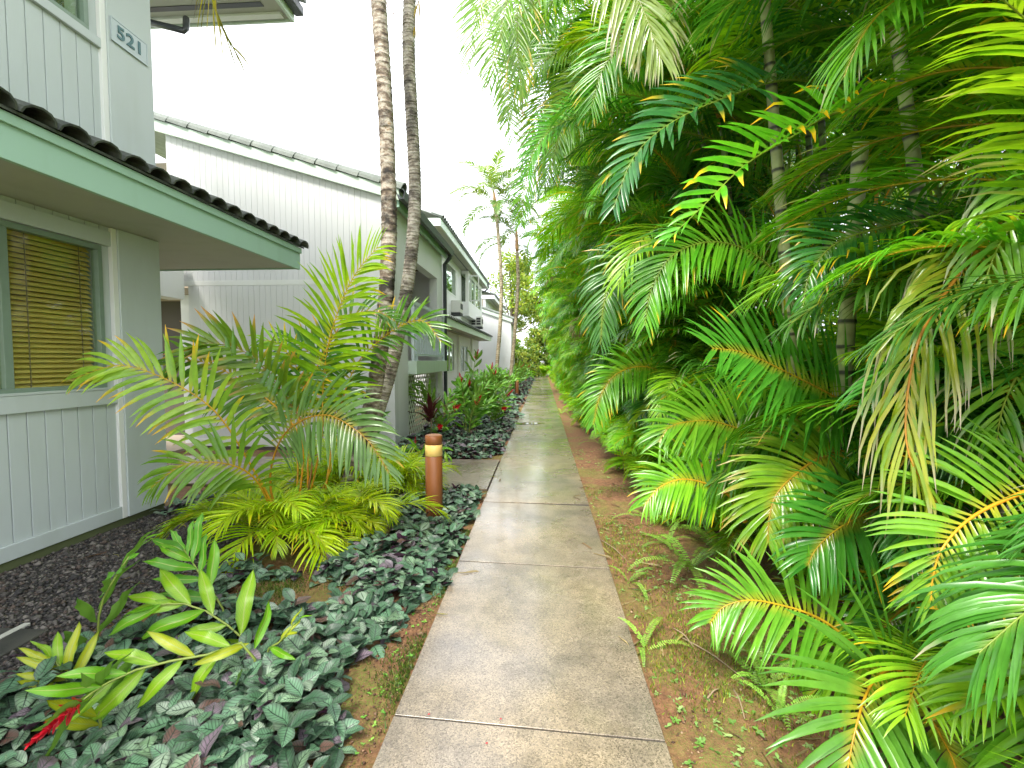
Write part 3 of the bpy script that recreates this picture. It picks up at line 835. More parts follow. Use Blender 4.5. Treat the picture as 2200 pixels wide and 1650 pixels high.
MB().tube([(-3.5, Y1c - 0.1, 6.25), (-3.75, Y1c - 0.1, 6.05), (-4.1, Y1c - 0.1, 5.95)], 0.05, 8).obj('downspout', M['dark_metal'], Cc)
BX(WX + 0.001, WX + 0.12, 26.9, 27.1, 0, 2.85).obj('porch_post', M['trim_w'], Cc)
BX(WX + 0.001, WX + 0.12, 22.6, 22.8, 0, 2.85).obj('porch_post', M['trim_w'], Cc)

def air_con(y, x0, x1, z0, z1, label, slots=3, dy=0.6):
    o = empty('air_conditioner', ((x0 + x1) / 2, y, z0), label, 'air conditioner', 'window air conditioners on the long house')
    w, h = (x1 - x0) / 2, z1 - z0
    BX(-w, w, 0, dy, 0, h).obj('shell', M['grey_plastic'], o, bevel=0.02)
    gm = BX(-w * .36, w * .36, -0.012, 0.0, -h * .09, h * .09).mesh('grille', M['grille'])
    for r in range(slots):
        for cx in (-0.45, 0.45):
            link('grille', gm, o, loc=(cx * w, -0.001, h * (0.26 + 0.25 * r)))
    BX(-w, w, 0.0, dy, -0.12, -0.001).obj('bracket', M['grille'], o)
    BX(w + 0.001, w + 0.02, 0.1, dy - .1, h * .3, h * .75).obj('side_grille', M['grille'], o)
    return o
air_con(21.2, WX, WX + 0.42, 3.8, 4.35, 'plain white air conditioner box under the upper window nearest the gable house', slots=0, dy=0.7)
air_con(26.6, WX + 0.05, WX + 0.70, 3.55, 4.12, 'air conditioner with six dark grille slots under the bay window')

# ------------------------------------------------------------------ fourth and fifth houses far along the path
D = empty('house', (0, 0, 0), 'far low white wing with sloping roof near the end of path', 'house', kind='thing')
DY, DX = 32.0, -2.13
def zd(x): return 4.29 + (DX - x) * 0.34
MB().prism([(-8, 0), (DX, 0), (DX, zd(DX)), (-8, zd(-8))], 1, DY, DY + 0.2).obj('gable_wall', M['wall_w'], D)
BX(DX - 0.2, DX, DY + 0.2, 36, 0, 4.2).obj('side_wall', M['wall_w'], D)
MB().prism([(-8, zd(-8) - .05), (DX + .1, zd(DX + .1) - .05), (DX + .1, zd(DX + .1) + .2), (-8, zd(-8) + .2)], 1, DY - 0.12, DY - 0.05).obj('rake_fascia', M['sage_pale'], D)
rD = MB().prism([(-8, zd(-8) + .21), (DX + .25, zd(DX + .25) + .21), (DX + .25, zd(DX + .25) + .26), (-8, zd(-8) + .26)], 1, DY - 0.15, 36).obj('roof', M['tile'], D)
x = DX + 0.2
tmD = tile_mesh('tile', 0.46, 0.30, 0.13, M['tile'], 0.02, 6)
while x > -6:
    link('tile', tmD, rD, mat4=Matrix.Translation((x, DY - 0.02, zd(x) + 0.22)) @ Matrix.Rotation(math.pi / 2, 4, 'Z') @ Matrix.Rotation(math.atan(.34) + .04, 4, 'X'))
    x -= 0.385
BX(DX + 0.1, DX + 0.22, DY - 0.1, 36, 4.1, 4.24).obj('gutter', M['dark_metal'], D)
E = empty('house', (0, 0, 0), 'farthest two storey house with white eaves showing above the low wing', 'house', kind='thing')
panelled_wall(E, WX, 34.3, 44, 0, 6.1, [(37.5, 41.5, 4.7, 5.9)], M['wall_w'])
BX(-9.5, WX - 0.201, 34.3, 34.5, 0, 6.1).obj('end_wall', M['beige'], E)
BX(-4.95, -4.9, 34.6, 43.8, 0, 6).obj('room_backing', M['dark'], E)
window(E, WX, 37.5, 41.5, 4.7, 5.9, [37.5, 39.5], M['winwhite'], fw=0.1)
eave(E, -3.5, 34.3, 44, 6.08, WX, M['wall_w'])

# ------------------------------------------------------------------ bollards
def bollard(loc, h, label):
    o = empty('bollard', loc, label, 'bollard', 'brown bollards along the path')
    R = 0.086
    def cyl(z0, z1, r, name, mat, k=28, ch=0.004):
        MB().tube([(0, 0, z0), (0, 0, z0 + ch), (0, 0, z1 - ch), (0, 0, z1)], [r - ch, r, r, r - ch], k).obj(name, mat, o, smooth=False)
    cyl(GZ - 0.05, h - 0.205, R, 'post', M['bollard'])
    cyl(h - 0.204, h - 0.09, R + 0.0015, 'band', M['band'])
    cyl(h - 0.089, h, R, 'head', M['bollard'])
    cyl(h + 0.0005, h + 0.006, R - 0.012, 'cap', M['bollard_top'])
    for ch in o.children:
        for p in ch.data.polygons: p.use_smooth = len(p.vertices) == 4
    return o
bollard((-1.09, 4.62, 0), 0.85, 'brown bollard with cream band in the near ground cover bed')
bollard((-1.13, 20.8, 0), 0.85, 'second brown bollard with cream band farther along the path')
bollard((-1.2, 34.0, 0), 0.85, 'farthest small brown bollard near the end of the path')

# ------------------------------------------------------------------ palm fronds
G_A, G_B = (0.085, 0.30, 0.014), (0.19, 0.46, 0.024)       # mid green
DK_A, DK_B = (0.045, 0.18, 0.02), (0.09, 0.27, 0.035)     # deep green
LM_A, LM_B = (0.20, 0.40, 0.020), (0.34, 0.50, 0.035)        # lime
YL_A, YL_B = (0.40, 0.46, 0.03), (0.58, 0.52, 0.04)          # yellowing
RACH_Y, RACH_G = (0.62, 0.36, 0.03), (0.30, 0.36, 0.05)
TIP_Y, TIP_D = (0.80, 0.48, 0.02), (0.55, 0.48, 0.36)

def smooth_curve(ctrl, m):
    P = np.array(ctrl, dtype=float)
    if len(P) == 2: P = np.array([P[0], (P[0] + P[1]) / 2 + [0, 0, 0.02], P[1]])
    Q = np.vstack([2 * P[0] - P[1], P, 2 * P[-1] - P[-2]])
    out = []
    seg = len(P) - 1
    for t in np.linspace(0, seg - 1e-9, m):
        i = int(t); u = t - i
        p0, p1, p2, p3 = Q[i], Q[i + 1], Q[i + 2], Q[i + 3]
        out.append(0.5 * ((2 * p1) + (-p0 + p2) * u + (2 * p0 - 5 * p1 + 4 * p2 - p3) * u * u + (-p0 + 3 * p1 - 3 * p2 + p3) * u ** 3))
    return np.array(out)

def nrm(a): return a / np.maximum(np.linalg.norm(a, axis=-1, keepdims=True), 1e-9)

def frond_mesh(ctrl, L=0.42, n=46, w=0.034, stalk=0.16, a0=68, a1=24, v0=26, droop=0.55, roll=0.0, cols=(G_A, G_B), rach=RACH_G,
               tip=TIP_Y, ptip=0.15, rr=0.011, segs=5, up=None, jit=1.0, curl=0.0, seed=0, miss=0.03, tipmix=0.9, name='frond', h=None, whitetip=False):
    r = np.random.default_rng(seed + 991)
    Ms = 26
    P = smooth_curve(ctrl, Ms)
    d = np.linalg.norm(np.diff(P, axis=0), axis=1); s = np.concatenate([[0], np.cumsum(d)]); s /= s[-1]
    T = nrm(np.gradient(P, axis=0))
    hv = P[-1] - P[0] if h is None else np.array(h, float)
    hv = np.array([hv[0], hv[1], 0.0]); hv = hv / max(np.linalg.norm(hv), 1e-6)
    Z = np.array([0, 0, 1.0])
    if up is None:
        U = Z * (T @ hv)[:, None] - hv * (T @ Z)[:, None]
    else:
        U = np.tile(np.array(up, float), (Ms, 1))
    U = nrm(U - T * np.sum(U * T, axis=1, keepdims=True))
    S = np.cross(T, U)
    if roll:
        c_, s_ = math.cos(roll), math.sin(roll)
        U, S = U * c_ + S * s_, S * c_ - U * s_
    V, F, Cc_ = [], [], []
    # rachis
    k = 5
    radii = rr * (1.0 - 0.82 * s); radii[0] *= 1.6
    ca = np.array([math.cos(2 * math.pi * j / k) for j in range(k)]); sa = np.array([math.sin(2 * math.pi * j / k) for j in range(k)])
    rv = P[:, None, :] + radii[:, None, None] * (U[:, None, :] * ca[None, :, None] + S[:, None, :] * sa[None, :, None])
    V.append(rv.reshape(-1, 3))
    idx = np.arange(Ms * k).reshape(Ms, k)
    q = np.stack([idx[:-1], np.roll(idx[:-1], -1, 1), np.roll(idx[1:], -1, 1), idx[1:]], -1).reshape(-1, 4)
    F.append(q)
    rc = np.array(rach)[None] * (1 - 0.25 * s[:, None]) + np.array(cols[1])[None] * (0.25 * s[:, None])
    Cc_.append(np.repeat(rc, k, axis=0))
    # leaflets
    off = Ms * k
    for side in (-1, 1):
        ti = (np.arange(n) + 0.5 + 0.35 * jit * (r.random(n) - .5)) / n
        keep = r.random(n) > miss
        ti = ti[keep]; m = len(ti)
        if m == 0: continue
        tt = stalk + (1 - stalk) * ti
        def ip(A): return np.stack([np.interp(tt, s, A[:, c]) for c in range(3)], -1)
        p = ip(P); t_ = nrm(ip(T)); u = nrm(ip(U)); sd = nrm(np.cross(t_, u)) * side
        a = np.radians(a0 + (a1 - a0) * ti ** 1.2 + jit * r.normal(0, 5, m))
        v = np.radians(v0 * (1 - 0.4 * ti) + jit * r.normal(0, 7, m))
        ll = L * np.interp(ti, [0, .12, .35, .6, .85, 1], [.62, .88, 1.0, .92, .62, .34]) * (1 + jit * r.normal(0, .05, m))
        ww = w * np.interp(ti, [0, .2, .7, 1], [.75, 1, .95, .55])
        ca_, sa_ = np.cos(a)[:, None], np.sin(a)[:, None]; cv, sv = np.cos(v)[:, None], np.sin(v)[:, None]
        dd = nrm(t_ * ca_ + sa_ * (sd * cv + u * sv))
        N = nrm(u * cv - sd * sv)
        wd = nrm(np.cross(dd, N))
        prof = np.interp(np.linspace(0, 1, segs + 1), [0, .12, .35, .6, .85, 1], [.35, .85, 1, .85, .42, .03])
        cm = np.array(cols[0])[None] + (np.array(cols[1]) - np.array(cols[0]))[None] * r.random((m, 1))
        istip = (r.random(m) < ptip)
        ring_idx = []
        dr = droop * (1 + 0.25 * jit * r.normal(0, 1, m))[:, None]
        for q_ in range(segs + 1):
            f = q_ / segs
            wdn = nrm(wd - dd * np.sum(wd * dd, 1, keepdims=True)); NN = np.cross(wdn, dd)
            NN = NN * np.sign(np.sum(NN * N, 1, keepdims=True) + 1e-9)
            hw = (ww * prof[q_] * 0.5)[:, None]
            vv = np.stack([p - wdn * hw + NN * hw * 0.35, p, p + wdn * hw + NN * hw * 0.35], 1)     # m,3,3
            V.append(vv.reshape(-1, 3))
            c = cm.copy()
            if q_ == 0: c = c * 0.55 + np.array(rach)[None] * 0.45
            if f > 0.62:
                mixf = tipmix * (f - 0.62) / 0.38 + 0.15
                tcol = np.array(TIP_D if (whitetip and f > .72) else tip)
                c = np.where(istip[:, None], c * (1 - mixf) + tcol[None] * mixf, c)
            Cc_.append(np.repeat(c, 3, axis=0))
            ring_idx.append(off + np.arange(m * 3).reshape(m, 3)); off += m * 3
            g_ = np.array([0, 0, -1.0])
            dd = nrm(dd + g_ * dr * (0.25 + f) / segs * 1.6)
            if curl and f > 0.55:
                dd = nrm(dd + g_ * curl * np.where(istip, 1, .2)[:, None] + r.normal(0, .15 * curl, (m, 3)))
            p = p + dd * (ll / segs)[:, None]
        for q_ in range(segs):
            A_, B_ = ring_idx[q_], ring_idx[q_ + 1]
            F.append(np.stack([A_[:, 0], A_[:, 1], B_[:, 1], B_[:, 0]], -1))
            F.append(np.stack([A_[:, 1], A_[:, 2], B_[:, 2], B_[:, 1]], -1))
    return raw_mesh(name, np.vstack(V), np.vstack(F), M['palm'], col=np.vstack(Cc_), smooth=True)

def arch(length, elev0, bend, sway=0.0, n=7):
    """arching rachis in the local xz plane starting along elev0 (deg), losing 'bend' degrees by the tip"""
    pts = [(0.0, 0.0, 0.0)]
    x = y = z = 0.0
    for i in range(n):
        f = (i + .5) / n
        e = math.radians(elev0 - bend * f ** 1.5)
        x += math.cos(e) * length / n; z += math.sin(e) * length / n
        y += sway * length / n * f
        pts.append((x, y, z))
    return pts

# shared hedge fronds: (elevation, mesh)
VAR = []
for i in range(20):
    el = [84, 76, 70, 64, 58, 52, 46, 40, 33, 26, 80, 72, 66, 60, 54, 48, 42, 35, 28, 18][i]
    ln = 1.55 + 0.75 * rng.random()
    cols = (G_A, G_B) if i % 4 else (DK_A, DK_B)
    if i % 7 == 3: cols = ((0.18, 0.42, 0.015), (0.34, 0.56, 0.025))
    VAR.append((el, frond_mesh(arch(ln, el, 70 + 45 * rng.random(), 0.25 * (rng.random() - .5)), L=0.50 + 0.16 * rng.random(), n=62, w=0.0265,
                               droop=0.6 + 0.6 * rng.random(), v0=32 - 25 * rng.random(), cols=cols, rach=RACH_G if i % 3 else RACH_Y,
                               tip=TIP_Y if i % 2 else TIP_D, ptip=0.12, seed=i)))
SMALL = []
for i in range(8):
    el = [72, 62, 54, 46, 38, 66, 30, 50][i]
    SMALL.append((el, frond_mesh(arch(0.95 + 0.35 * rng.random(), el, 75 + 30 * rng.random(), 0.3 * (rng.random() - .5)), L=0.36, n=42, w=0.021, droop=0.65, v0=22,
                                 cols=((0.13, 0.38, 0.014), (0.28, 0.54, 0.025)), rach=RACH_Y, ptip=0.08, rr=0.007, seed=50 + i)))
DRY = [frond_mesh(arch(1.5, 20, 150, 0.2), L=0.4, n=30, w=0.03, droop=1.2, v0=0, cols=((0.16, 0.11, 0.05), (0.30, 0.22, 0.11)), rach=(0.22, 0.15, 0.07), ptip=0.0, seed=80)]

def pick(lib, el):
    c = sorted(lib, key=lambda t: abs(t[0] - el))[:4]
    return random.choice(c)[1]

EXT = {}
def extents(me):
    if me.name not in EXT:
        v = np.zeros(len(me.vertices) * 3, dtype=np.float32); me.vertices.foreach_get('co', v)
        v = v.reshape(-1, 3)
        EXT[me.name] = v[::7].copy()
    return EXT[me.name]

def reach_limit(y, z):
    low = np.interp(y, [1.5, 4.4, 7, 14, 30], [1.12, 1.02, .78, .60, .55])
    return np.interp(z, [0, 1.3, 2.4, 3.6, 5.0, 6.5], [low, low - .05, low - .35, low - .9, -.6, -1.1])

def hedge_frond(me, root, loc, yaw, sc, tries=7, spread=1.2):
    """a frond kept clear of the path and of the camera, turned or shortened until it is"""
    E_ = extents(me); o = np.array(root.location) + np.array(loc)
    for t in range(tries):
        c, s_ = math.cos(yaw) * sc, math.sin(yaw) * sc
        X = E_[:, 0] * c - E_[:, 1] * s_ + o[0]; Y = E_[:, 0] * s_ + E_[:, 1] * c + o[1]; Z_ = E_[:, 2] * sc + o[2]
        lim = np.interp(Z_, [0, 1.3, 2.4, 3.6, 5.0, 6.5], [reach_limit(o[1], q) for q in (0, 1.3, 2.4, 3.6, 5.0, 6.5)])
        d = np.sqrt(X ** 2 + Y ** 2 + (Z_ - 1.6) ** 2)
        if (X > lim).mean() > .985 and d.min() > (1.75 if o[2] < 1.2 else 2.25) and ((X > 1.1) & (X < 2.15) & (Y > 2.9) & (Y < 4.5) & (Z_ > 1.55) & (Z_ < 3.7)).mean() < .10:
            return link('frond', me, root, loc=loc, rot=(0, 0, yaw), scale=sc)
        yaw += random.uniform(-spread, spread); sc *= .93
    return None

# cane variants: (mesh, top point, top direction)
def cane_mesh(length, lean, r0, seed, shaft=0.55):
    r = random.Random(seed)
    n = max(4, int(length / 0.13))
    pts, rad, col = [], [], []
    def pos(t): return (lean * t * t * length, 0.05 * math.sin(3 * t + seed) * length * .3, t * length)
    z = 0.0
    node = 0.16
    while z < length:
        t = z / length
        f = 1 - 0.35 * t
        c = (0.17, 0.20, 0.085) if t > .35 else (0.20, 0.19, 0.13)
        c = tuple(x * r.uniform(.8, 1.15) for x in c)
        for (dz, dr, cc) in ((0, 1.08, (0.05, 0.05, 0.03)), (0.012, 1.06, (0.05, 0.05, 0.03)), (0.02, 1.0, c), (node * .9, 0.97, c)):
            if z + dz < length:
                pts.append(pos((z + dz) / length)); rad.append(r0 * f * dr); col.append(c if cc is c else cc)
        z += node; node = 0.16 * (1 - 0.45 * t) * r.uniform(.85, 1.15)
    top = Vector(pts[-1])
    d = (Vector(pos(1.0)) - Vector(pos(.9))).normalized()
    for (f, q) in ((0.03, 1.15), (0.2, 1.2), (0.6, .95), (1.0, .55)):
        pts.append(tuple(top + d * shaft * f)); rad.append(r0 * .66 * q); col.append((0.22, 0.33, 0.08))
    m = MB().tube(pts, rad, 8)
    return raw_mesh('cane', m.V, m.F, M['cane'], col=np.repeat(np.array(col), 8, axis=0), smooth=True), top + d * shaft
CANE = {}
for h in (0.5, 1.0, 1.6, 2.3, 3.0, 3.7, 4.4, 5.1, 6.0):
    CANE[h] = [cane_mesh(h, ln, rr_, int(h * 10 + ln * 100 + 50)) for ln, rr_ in ((0.06, 0.036), (0.16, 0.040))]

def palm_clump(x, y, label, canes, suckers, name='areca_palm', group='areca palms of the hedge', limit_low=None):
    root = empty(name, (x, y, GZ), label, 'palm', group)
    for (h, dx, dy, yaw, nf) in canes:
        me, top = random.choice(CANE[h])
        link('cane', me, root, loc=(dx, dy, 0), rot=(0, 0, yaw))
        tp = Matrix.Rotation(yaw, 4, 'Z') @ top
        tp = Vector((dx, dy, 0)) + tp
        a = random.uniform(0, 6.28)
        for i in range(nf):
            el = 84 - 66 * (i / max(1, nf - 1)) ** 1.0 + random.uniform(-6, 6)
            a += 2.399 + random.uniform(-.25, .25)
            sc = random.uniform(.85, 1.15)
            hedge_frond(pick(VAR, el), root, tp - Vector((0, 0, 0.06 * i + 0.03)), a, sc)
        if random.random() < 0.12:
            link('dry_frond', DRY[0], root, loc=tp - Vector((0, 0, 0.75)), rot=(0, 0, random.uniform(0, 6.28)), scale=random.uniform(.7, 1))
    for (dx, dy, a, el, sc) in suckers:
        hedge_frond(pick(SMALL, el), root, (dx, dy, 0.02), a, sc)
    return root

ORD = ['first', 'second', 'third', 'fourth', 'fifth', 'sixth', 'seventh', 'eighth', 'ninth', 'tenth', 'eleventh', 'twelfth', 'thirteenth', 'fourteenth',
       'fifteenth', 'sixteenth', 'seventeenth', 'eighteenth', 'nineteenth', 'twentieth', 'twenty-first', 'twenty-second', 'twenty-third', 'twenty-fourth',
       'twenty-fifth', 'twenty-sixth', 'twenty-seventh', 'twenty-eighth', 'twenty-ninth', 'thirtieth', 'thirty-first', 'thirty-second']
HEDGE = []
yy = 1.9; i = 0
while yy < 46 and i < 30:
    x = (2.75 if yy < 5 else 2.45) + random.uniform(-.15, .2)
    if yy > 12: x = 2.2 + random.uniform(-.15, .2)
    near = yy < 7
    canes = []
    for h, nf in ((5.1, 8), (4.4, 8), (3.7, 8), (3.0, 7), (2.3, 7), (1.6, 7), (1.0, 6), (0.5, 6), (0.5, 5)):
        if yy > 20 and h in (3.0, .5): continue
        if near and h in (2.3,) : nf = 5
        canes.append((h, random.uniform(-.35, .4) if h > 2 else random.uniform(-.55, .1), random.uniform(-.45, .45), random.uniform(2.2, 4.1) if random.random() < .65 else random.uniform(0, 6.28), nf))
    sk = []
    for j in range(13 if yy < 20 else 7):
        a = random.uniform(1.7, 4.6)
        sk.append((random.uniform(-.9, .1) if yy < 4 else random.uniform(-1.25, -.2), random.uniform(-.5, .5), a, random.choice([72, 62, 54, 46, 38]), random.uniform(.8, 1.25)))
    if yy > 2.5: canes.append((6.0, random.uniform(-.5, -.2), random.uniform(-.3, .3), math.pi + random.uniform(-.5, .5), 7))
    r = palm_clump(x, yy, 'areca palm clump in the front row of the hedge, %s from the camera' % ORD[i], canes, sk)
    HEDGE.append(r)
    for j in range(27 if yy < 11 else (18 if yy < 18 else 8)):          # fronds springing from the canes toward the path
        zz = random.uniform(.3, 4.8) if j % 3 else random.uniform(.2, 1.6)
        hedge_frond(pick(VAR, random.choice([70, 62, 55, 48, 40])), r, (random.uniform(-.3, .1), random.uniform(-.5, .5), zz), math.pi + random.uniform(-.9, .9), random.uniform(.75, 1.05) * (.8 if zz < 1.2 else 1))
    yy += 1.05 if yy < 8 else (1.35 if yy < 20 else 1.9)
    i += 1
yy = 2.6; i = 0  # back row added for darkness in the hedge, thinned to pass some light
while yy < 44 and i < 18:
    x = 4.3 + random.uniform(-.3, .4)
    canes = [(h, random.uniform(-.4, .4), random.uniform(-.6, .6), random.uniform(0, 6.28), nf) for h, nf in ((5.1, 7), (4.4, 6))]
    palm_clump(x, yy, 'areca palm clump added behind the hedge to darken it, %s from the camera' % ORD[i], canes, [])
    yy += 1.8 if yy < 12 else 3.0
    i += 1

def nearest(p):
    return min(HEDGE, key=lambda r: (r.location.x - p[0]) ** 2 + (r.location.y - p[1]) ** 2)

def hero(ctrl, root=None, **kw):
    """frond whose rachis runs through photo pixels at given distances; a child of its palm"""
    P = [at(*c) for c in ctrl]
    root = root or nearest(P[0])
    kw.setdefault('up', (-.15, -.8, .5))
    if kw['up'] == 0: kw['up'] = None
    kf = kw.pop('kf', 1.3); kw['n'] = int(kw['n'] * kf); kw['w'] *= .84 if kf > 1.1 else 1.0
    o = np.array(root.location)
    return link('frond', frond_mesh([p - o for p in P], **kw), root)

for (cc, sd) in (([(1420, -300, 7.2), (1230, -210, 6.8), (1090, -90, 6.6), (1020, 40, 6.5), (1000, 150, 6.5)], 231), ([(1440, -120, 6.6), (1290, -60, 6.3), (1160, 0, 6.1), (1080, 80, 6.0), (1050, 180, 6.0)], 232),
                 ([(1480, 60, 6.4), (1350, 60, 6.1), (1220, 100, 5.9), (1130, 170, 5.8), (1090, 260, 5.8)], 233), ([(1400, 330, 7.6), (1290, 290, 7.3), (1190, 320, 7.1), (1130, 400, 7.0), (1120, 480, 7.0)], 234),
                 ([(1380, -340, 5.6), (1260, -230, 5.2), (1160, -120, 5.0), (1090, 0, 4.9), (1075, 90, 4.9)], 235), ([(1600, 60, 4.9), (1480, 20, 4.6), (1380, 60, 4.4), (1300, 140, 4.3), (1270, 230, 4.3)], 236)):
    hero(cc, L=.58, n=48, w=.032, a0=72, a1=30, v0=12, droop=.55, cols=((.09, .30, .012), (.20, .44, .02)), ptip=.15, seed=sd)
hero([(1190, -330, 6.3), (1040, -150, 5.8), (1032, 0, 5.6), (1052, 110, 5.5), (1085, 190, 5.5), (1102, 300, 5.5)], L=0.50, n=52, w=.032, a0=72, a1=40, droop=.35, v0=10, cols=((0.081, 0.195, 0.015), (0.149, 0.286, 0.020)), ptip=.15, tip=(.35, .15, .1), seed=201)
hero([(1330, -260, 5.6), (1190, -170, 5.2), (1120, -30, 5.1), (1112, 100, 5.0), (1122, 205, 5.0)], L=0.55, n=46, w=.034, a0=70, a1=18, droop=.7, v0=5, cols=((0.095, 0.260, 0.015), (0.216, 0.390, 0.020)), ptip=.45, seed=202)
hero([(1560, 330, 5.4), (1420, 255, 5.1), (1290, 243, 4.9), (1200, 268, 4.8), (1150, 320, 4.7), (1132, 375, 4.7)], L=0.46, n=52, w=.030, a0=75, a1=28, v0=28, droop=.45, cols=((0.068, 0.286, 0.012), (0.135, 0.416, 0.020)), seed=203)
hero([(1250, -150, 3.9), (1330, -70, 3.7), (1375, 5, 3.6), (1420, 127, 3.5)], L=0.60, n=32, w=.036, a0=60, a1=20, droop=1.1, v0=0, cols=((0.270, 0.390, 0.100), (0.405, 0.520, 0.160)), rach=RACH_G, ptip=.6, tip=TIP_D, seed=204, h=(-1, -.4, 0))
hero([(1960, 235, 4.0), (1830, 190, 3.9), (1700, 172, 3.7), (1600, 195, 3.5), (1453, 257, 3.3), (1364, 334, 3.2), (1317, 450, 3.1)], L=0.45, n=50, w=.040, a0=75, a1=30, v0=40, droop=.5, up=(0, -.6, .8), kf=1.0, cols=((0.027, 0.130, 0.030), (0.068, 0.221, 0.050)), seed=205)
hero([(1990, 240, 3.3), (1816, 237, 3.1), (1698, 296, 2.9), (1600, 355, 2.75), (1515, 438, 2.65), (1440, 510, 2.6)], L=0.36, n=32, w=.042, a0=80, a1=30, v0=52, droop=.10, up=(0, -.45, .9), kf=1.0, cols=((0.081, 0.351, 0.012), (0.162, 0.494, 0.020)), rach=RACH_G, ptip=.55, tip=(.9, .52, .01), curl=.5, tipmix=1.25, seed=206)
hero([(2120, 420, 2.9), (1990, 470, 2.8), (1919, 483, 2.7), (1800, 520, 2.6), (1740, 590, 2.55), (1725, 660, 2.5)], L=0.36, n=40, w=.030, a0=70, a1=30, v0=10, droop=.9, cols=((0.034, 0.169, 0.030), (0.068, 0.260, 0.040)), rach=RACH_G, seed=207)
hero([(2240, 420, 2.4), (2130, 510, 2.2), (2064, 584, 2.05), (1993, 690, 1.95), (1963, 769, 1.9), (1946, 886, 1.85), (1955, 985, 1.8), (2012, 1080, 1.8)], L=0.56, n=34, w=.019, a0=38, a1=14, v0=10, droop=1.7, cols=((.14, .34, .02), (.42, .46, .04)), rach=(.72, .36, .05), ptip=.85, tip=TIP_D, curl=.5, seed=208, whitetip=True)
hero([(1960, 990, 3.1), (1850, 890, 3.0), (1785, 848, 2.9), (1695, 802, 2.8), (1600, 758, 2.7), (1530, 748, 2.6)], L=0.55, n=46, w=.036, a0=80, a1=35, v0=12, droop=.32, cols=((0.068, 0.260, 0.020), (0.108, 0.338, 0.030)), rach=RACH_Y, seed=209, ptip=.03)
hero([(1800, 1060, 3.6), (1720, 990, 3.5), (1639, 941, 3.4), (1541, 907, 3.3), (1491, 905, 3.25), (1441, 916, 3.2), (1415, 950, 3.15)], L=0.48, n=46, w=.034, a0=78, a1=28, v0=15, droop=.55, cols=((0.135, 0.364, 0.020), (0.243, 0.494, 0.030)), rach=RACH_Y, seed=210, ptip=.03)
hero([(1850, 960, 2.9), (1760, 985, 2.75), (1700, 1027, 2.65), (1666, 1066, 2.6), (1652, 1116, 2.55), (1650, 1165, 2.5)], L=0.42, n=40, w=.032, a0=75, a1=25, v0=12, droop=.75, cols=((0.135, 0.351, 0.020), (0.270, 0.494, 0.030)), rach=RACH_Y, seed=211, ptip=.25, tip=(.5, .35, .1))
hero([(1560, 985, 3.9), (1515, 995, 3.75), (1502, 1018, 3.65), (1500, 1066, 3.55), (1503, 1112, 3.5)], L=0.30, n=30, w=.024, a0=75, a1=25, v0=15, droop=.8, cols=((0.068, 0.260, 0.030), (0.108, 0.325, 0.040)), rach=RACH_Y, seed=212, ptip=0)
hero([(2020, 1070, 2.8), (1930, 1075, 2.65), (1859, 1104, 2.5), (1796, 1139, 2.4), (1753, 1180, 2.35), (1735, 1215, 2.3)], L=0.42, n=36, w=.036, a0=80, a1=28, v0=10, droop=.65, cols=((0.047, 0.221, 0.020), (0.095, 0.312, 0.030)), rach=RACH_Y, seed=213, ptip=.05)
hero([(1960, 1560, 2.2), (1878, 1443, 2.3), (1813, 1366, 2.35), (1742, 1320, 2.35), (1655, 1295, 2.35), (1600, 1290, 2.35), (1551, 1306, 2.35), (1525, 1340, 2.3)], L=0.36, n=32, w=.030, stalk=.26, a0=80, a1=30, v0=20, droop=.5, cols=((0.095, 0.312, 0.020), (0.176, 0.416, 0.035)), rach=(.68, .42, .03), seed=214, ptip=0)
hero([(1990, 1500, 2.05), (1930, 1440, 1.95), (1889, 1451, 1.85), (1862, 1489, 1.78), (1843, 1546, 1.7), (1826, 1623, 1.64), (1812, 1720, 1.58)], L=0.44, n=24, w=.034, stalk=.14, a0=78, a1=25, v0=10, droop=.5, cols=((0.081, 0.286, 0.025), (0.135, 0.364, 0.040)), rach=(.75, .42, .02), rr=.010, seed=215, ptip=0)
hero([(1930, 1470, 2.0), (1971, 1508, 1.95), (2004, 1552, 1.85), (2023, 1585, 1.8), (2050, 1640, 1.72), (2070, 1720, 1.66)], L=0.46, n=22, w=.032, stalk=.08, a0=70, a1=25, v0=12, droop=.4, cols=((0.068, 0.247, 0.025), (0.108, 0.325, 0.040)), rach=(.75, .42, .02), rr=.009, seed=216, ptip=0, h=(.3, -1, 0))
hero([(2330, 1010, 1.9), (2200, 1057, 1.8), (2091, 1109, 1.75), (2025, 1177, 1.7), (2004, 1243, 1.68), (2000, 1290, 1.66)], L=0.36, n=24, w=.026, a0=78, a1=30, v0=15, droop=.5, cols=((.10, .28, .02), (.20, .40, .03)), rach=(.75, .40, .03), seed=217, ptip=.25)
hero([(2300, 1130, 1.75), (2275, 1260, 1.68), (2255, 1400, 1.6), (2240, 1550, 1.55), (2235, 1680, 1.5)], L=0.40, n=20, w=.036, a0=80, a1=45, v0=15, droop=.35, cols=((0.068, 0.247, 0.015), (0.121, 0.338, 0.020)), seed=218, h=(-.5, -1, 0))
hero([(2080, 1250, 2.5), (1985, 1282, 2.4), (1935, 1312, 2.35), (1889, 1361, 2.3), (1865, 1410, 2.25)], L=0.30, n=24, w=.030, a0=78, a1=30, v0=8, droop=.6, cols=(DK_A, DK_B), seed=219, rach=RACH_Y)
hero([(2260, 1180, 2.3), (2173, 1188, 2.2), (2105, 1210, 2.15), (2036, 1265, 2.1), (2005, 1330, 2.05)], L=0.36, n=26, w=.034, a0=78, a1=30, v0=8, droop=.7, cols=(DK_A, DK_B), seed=220)
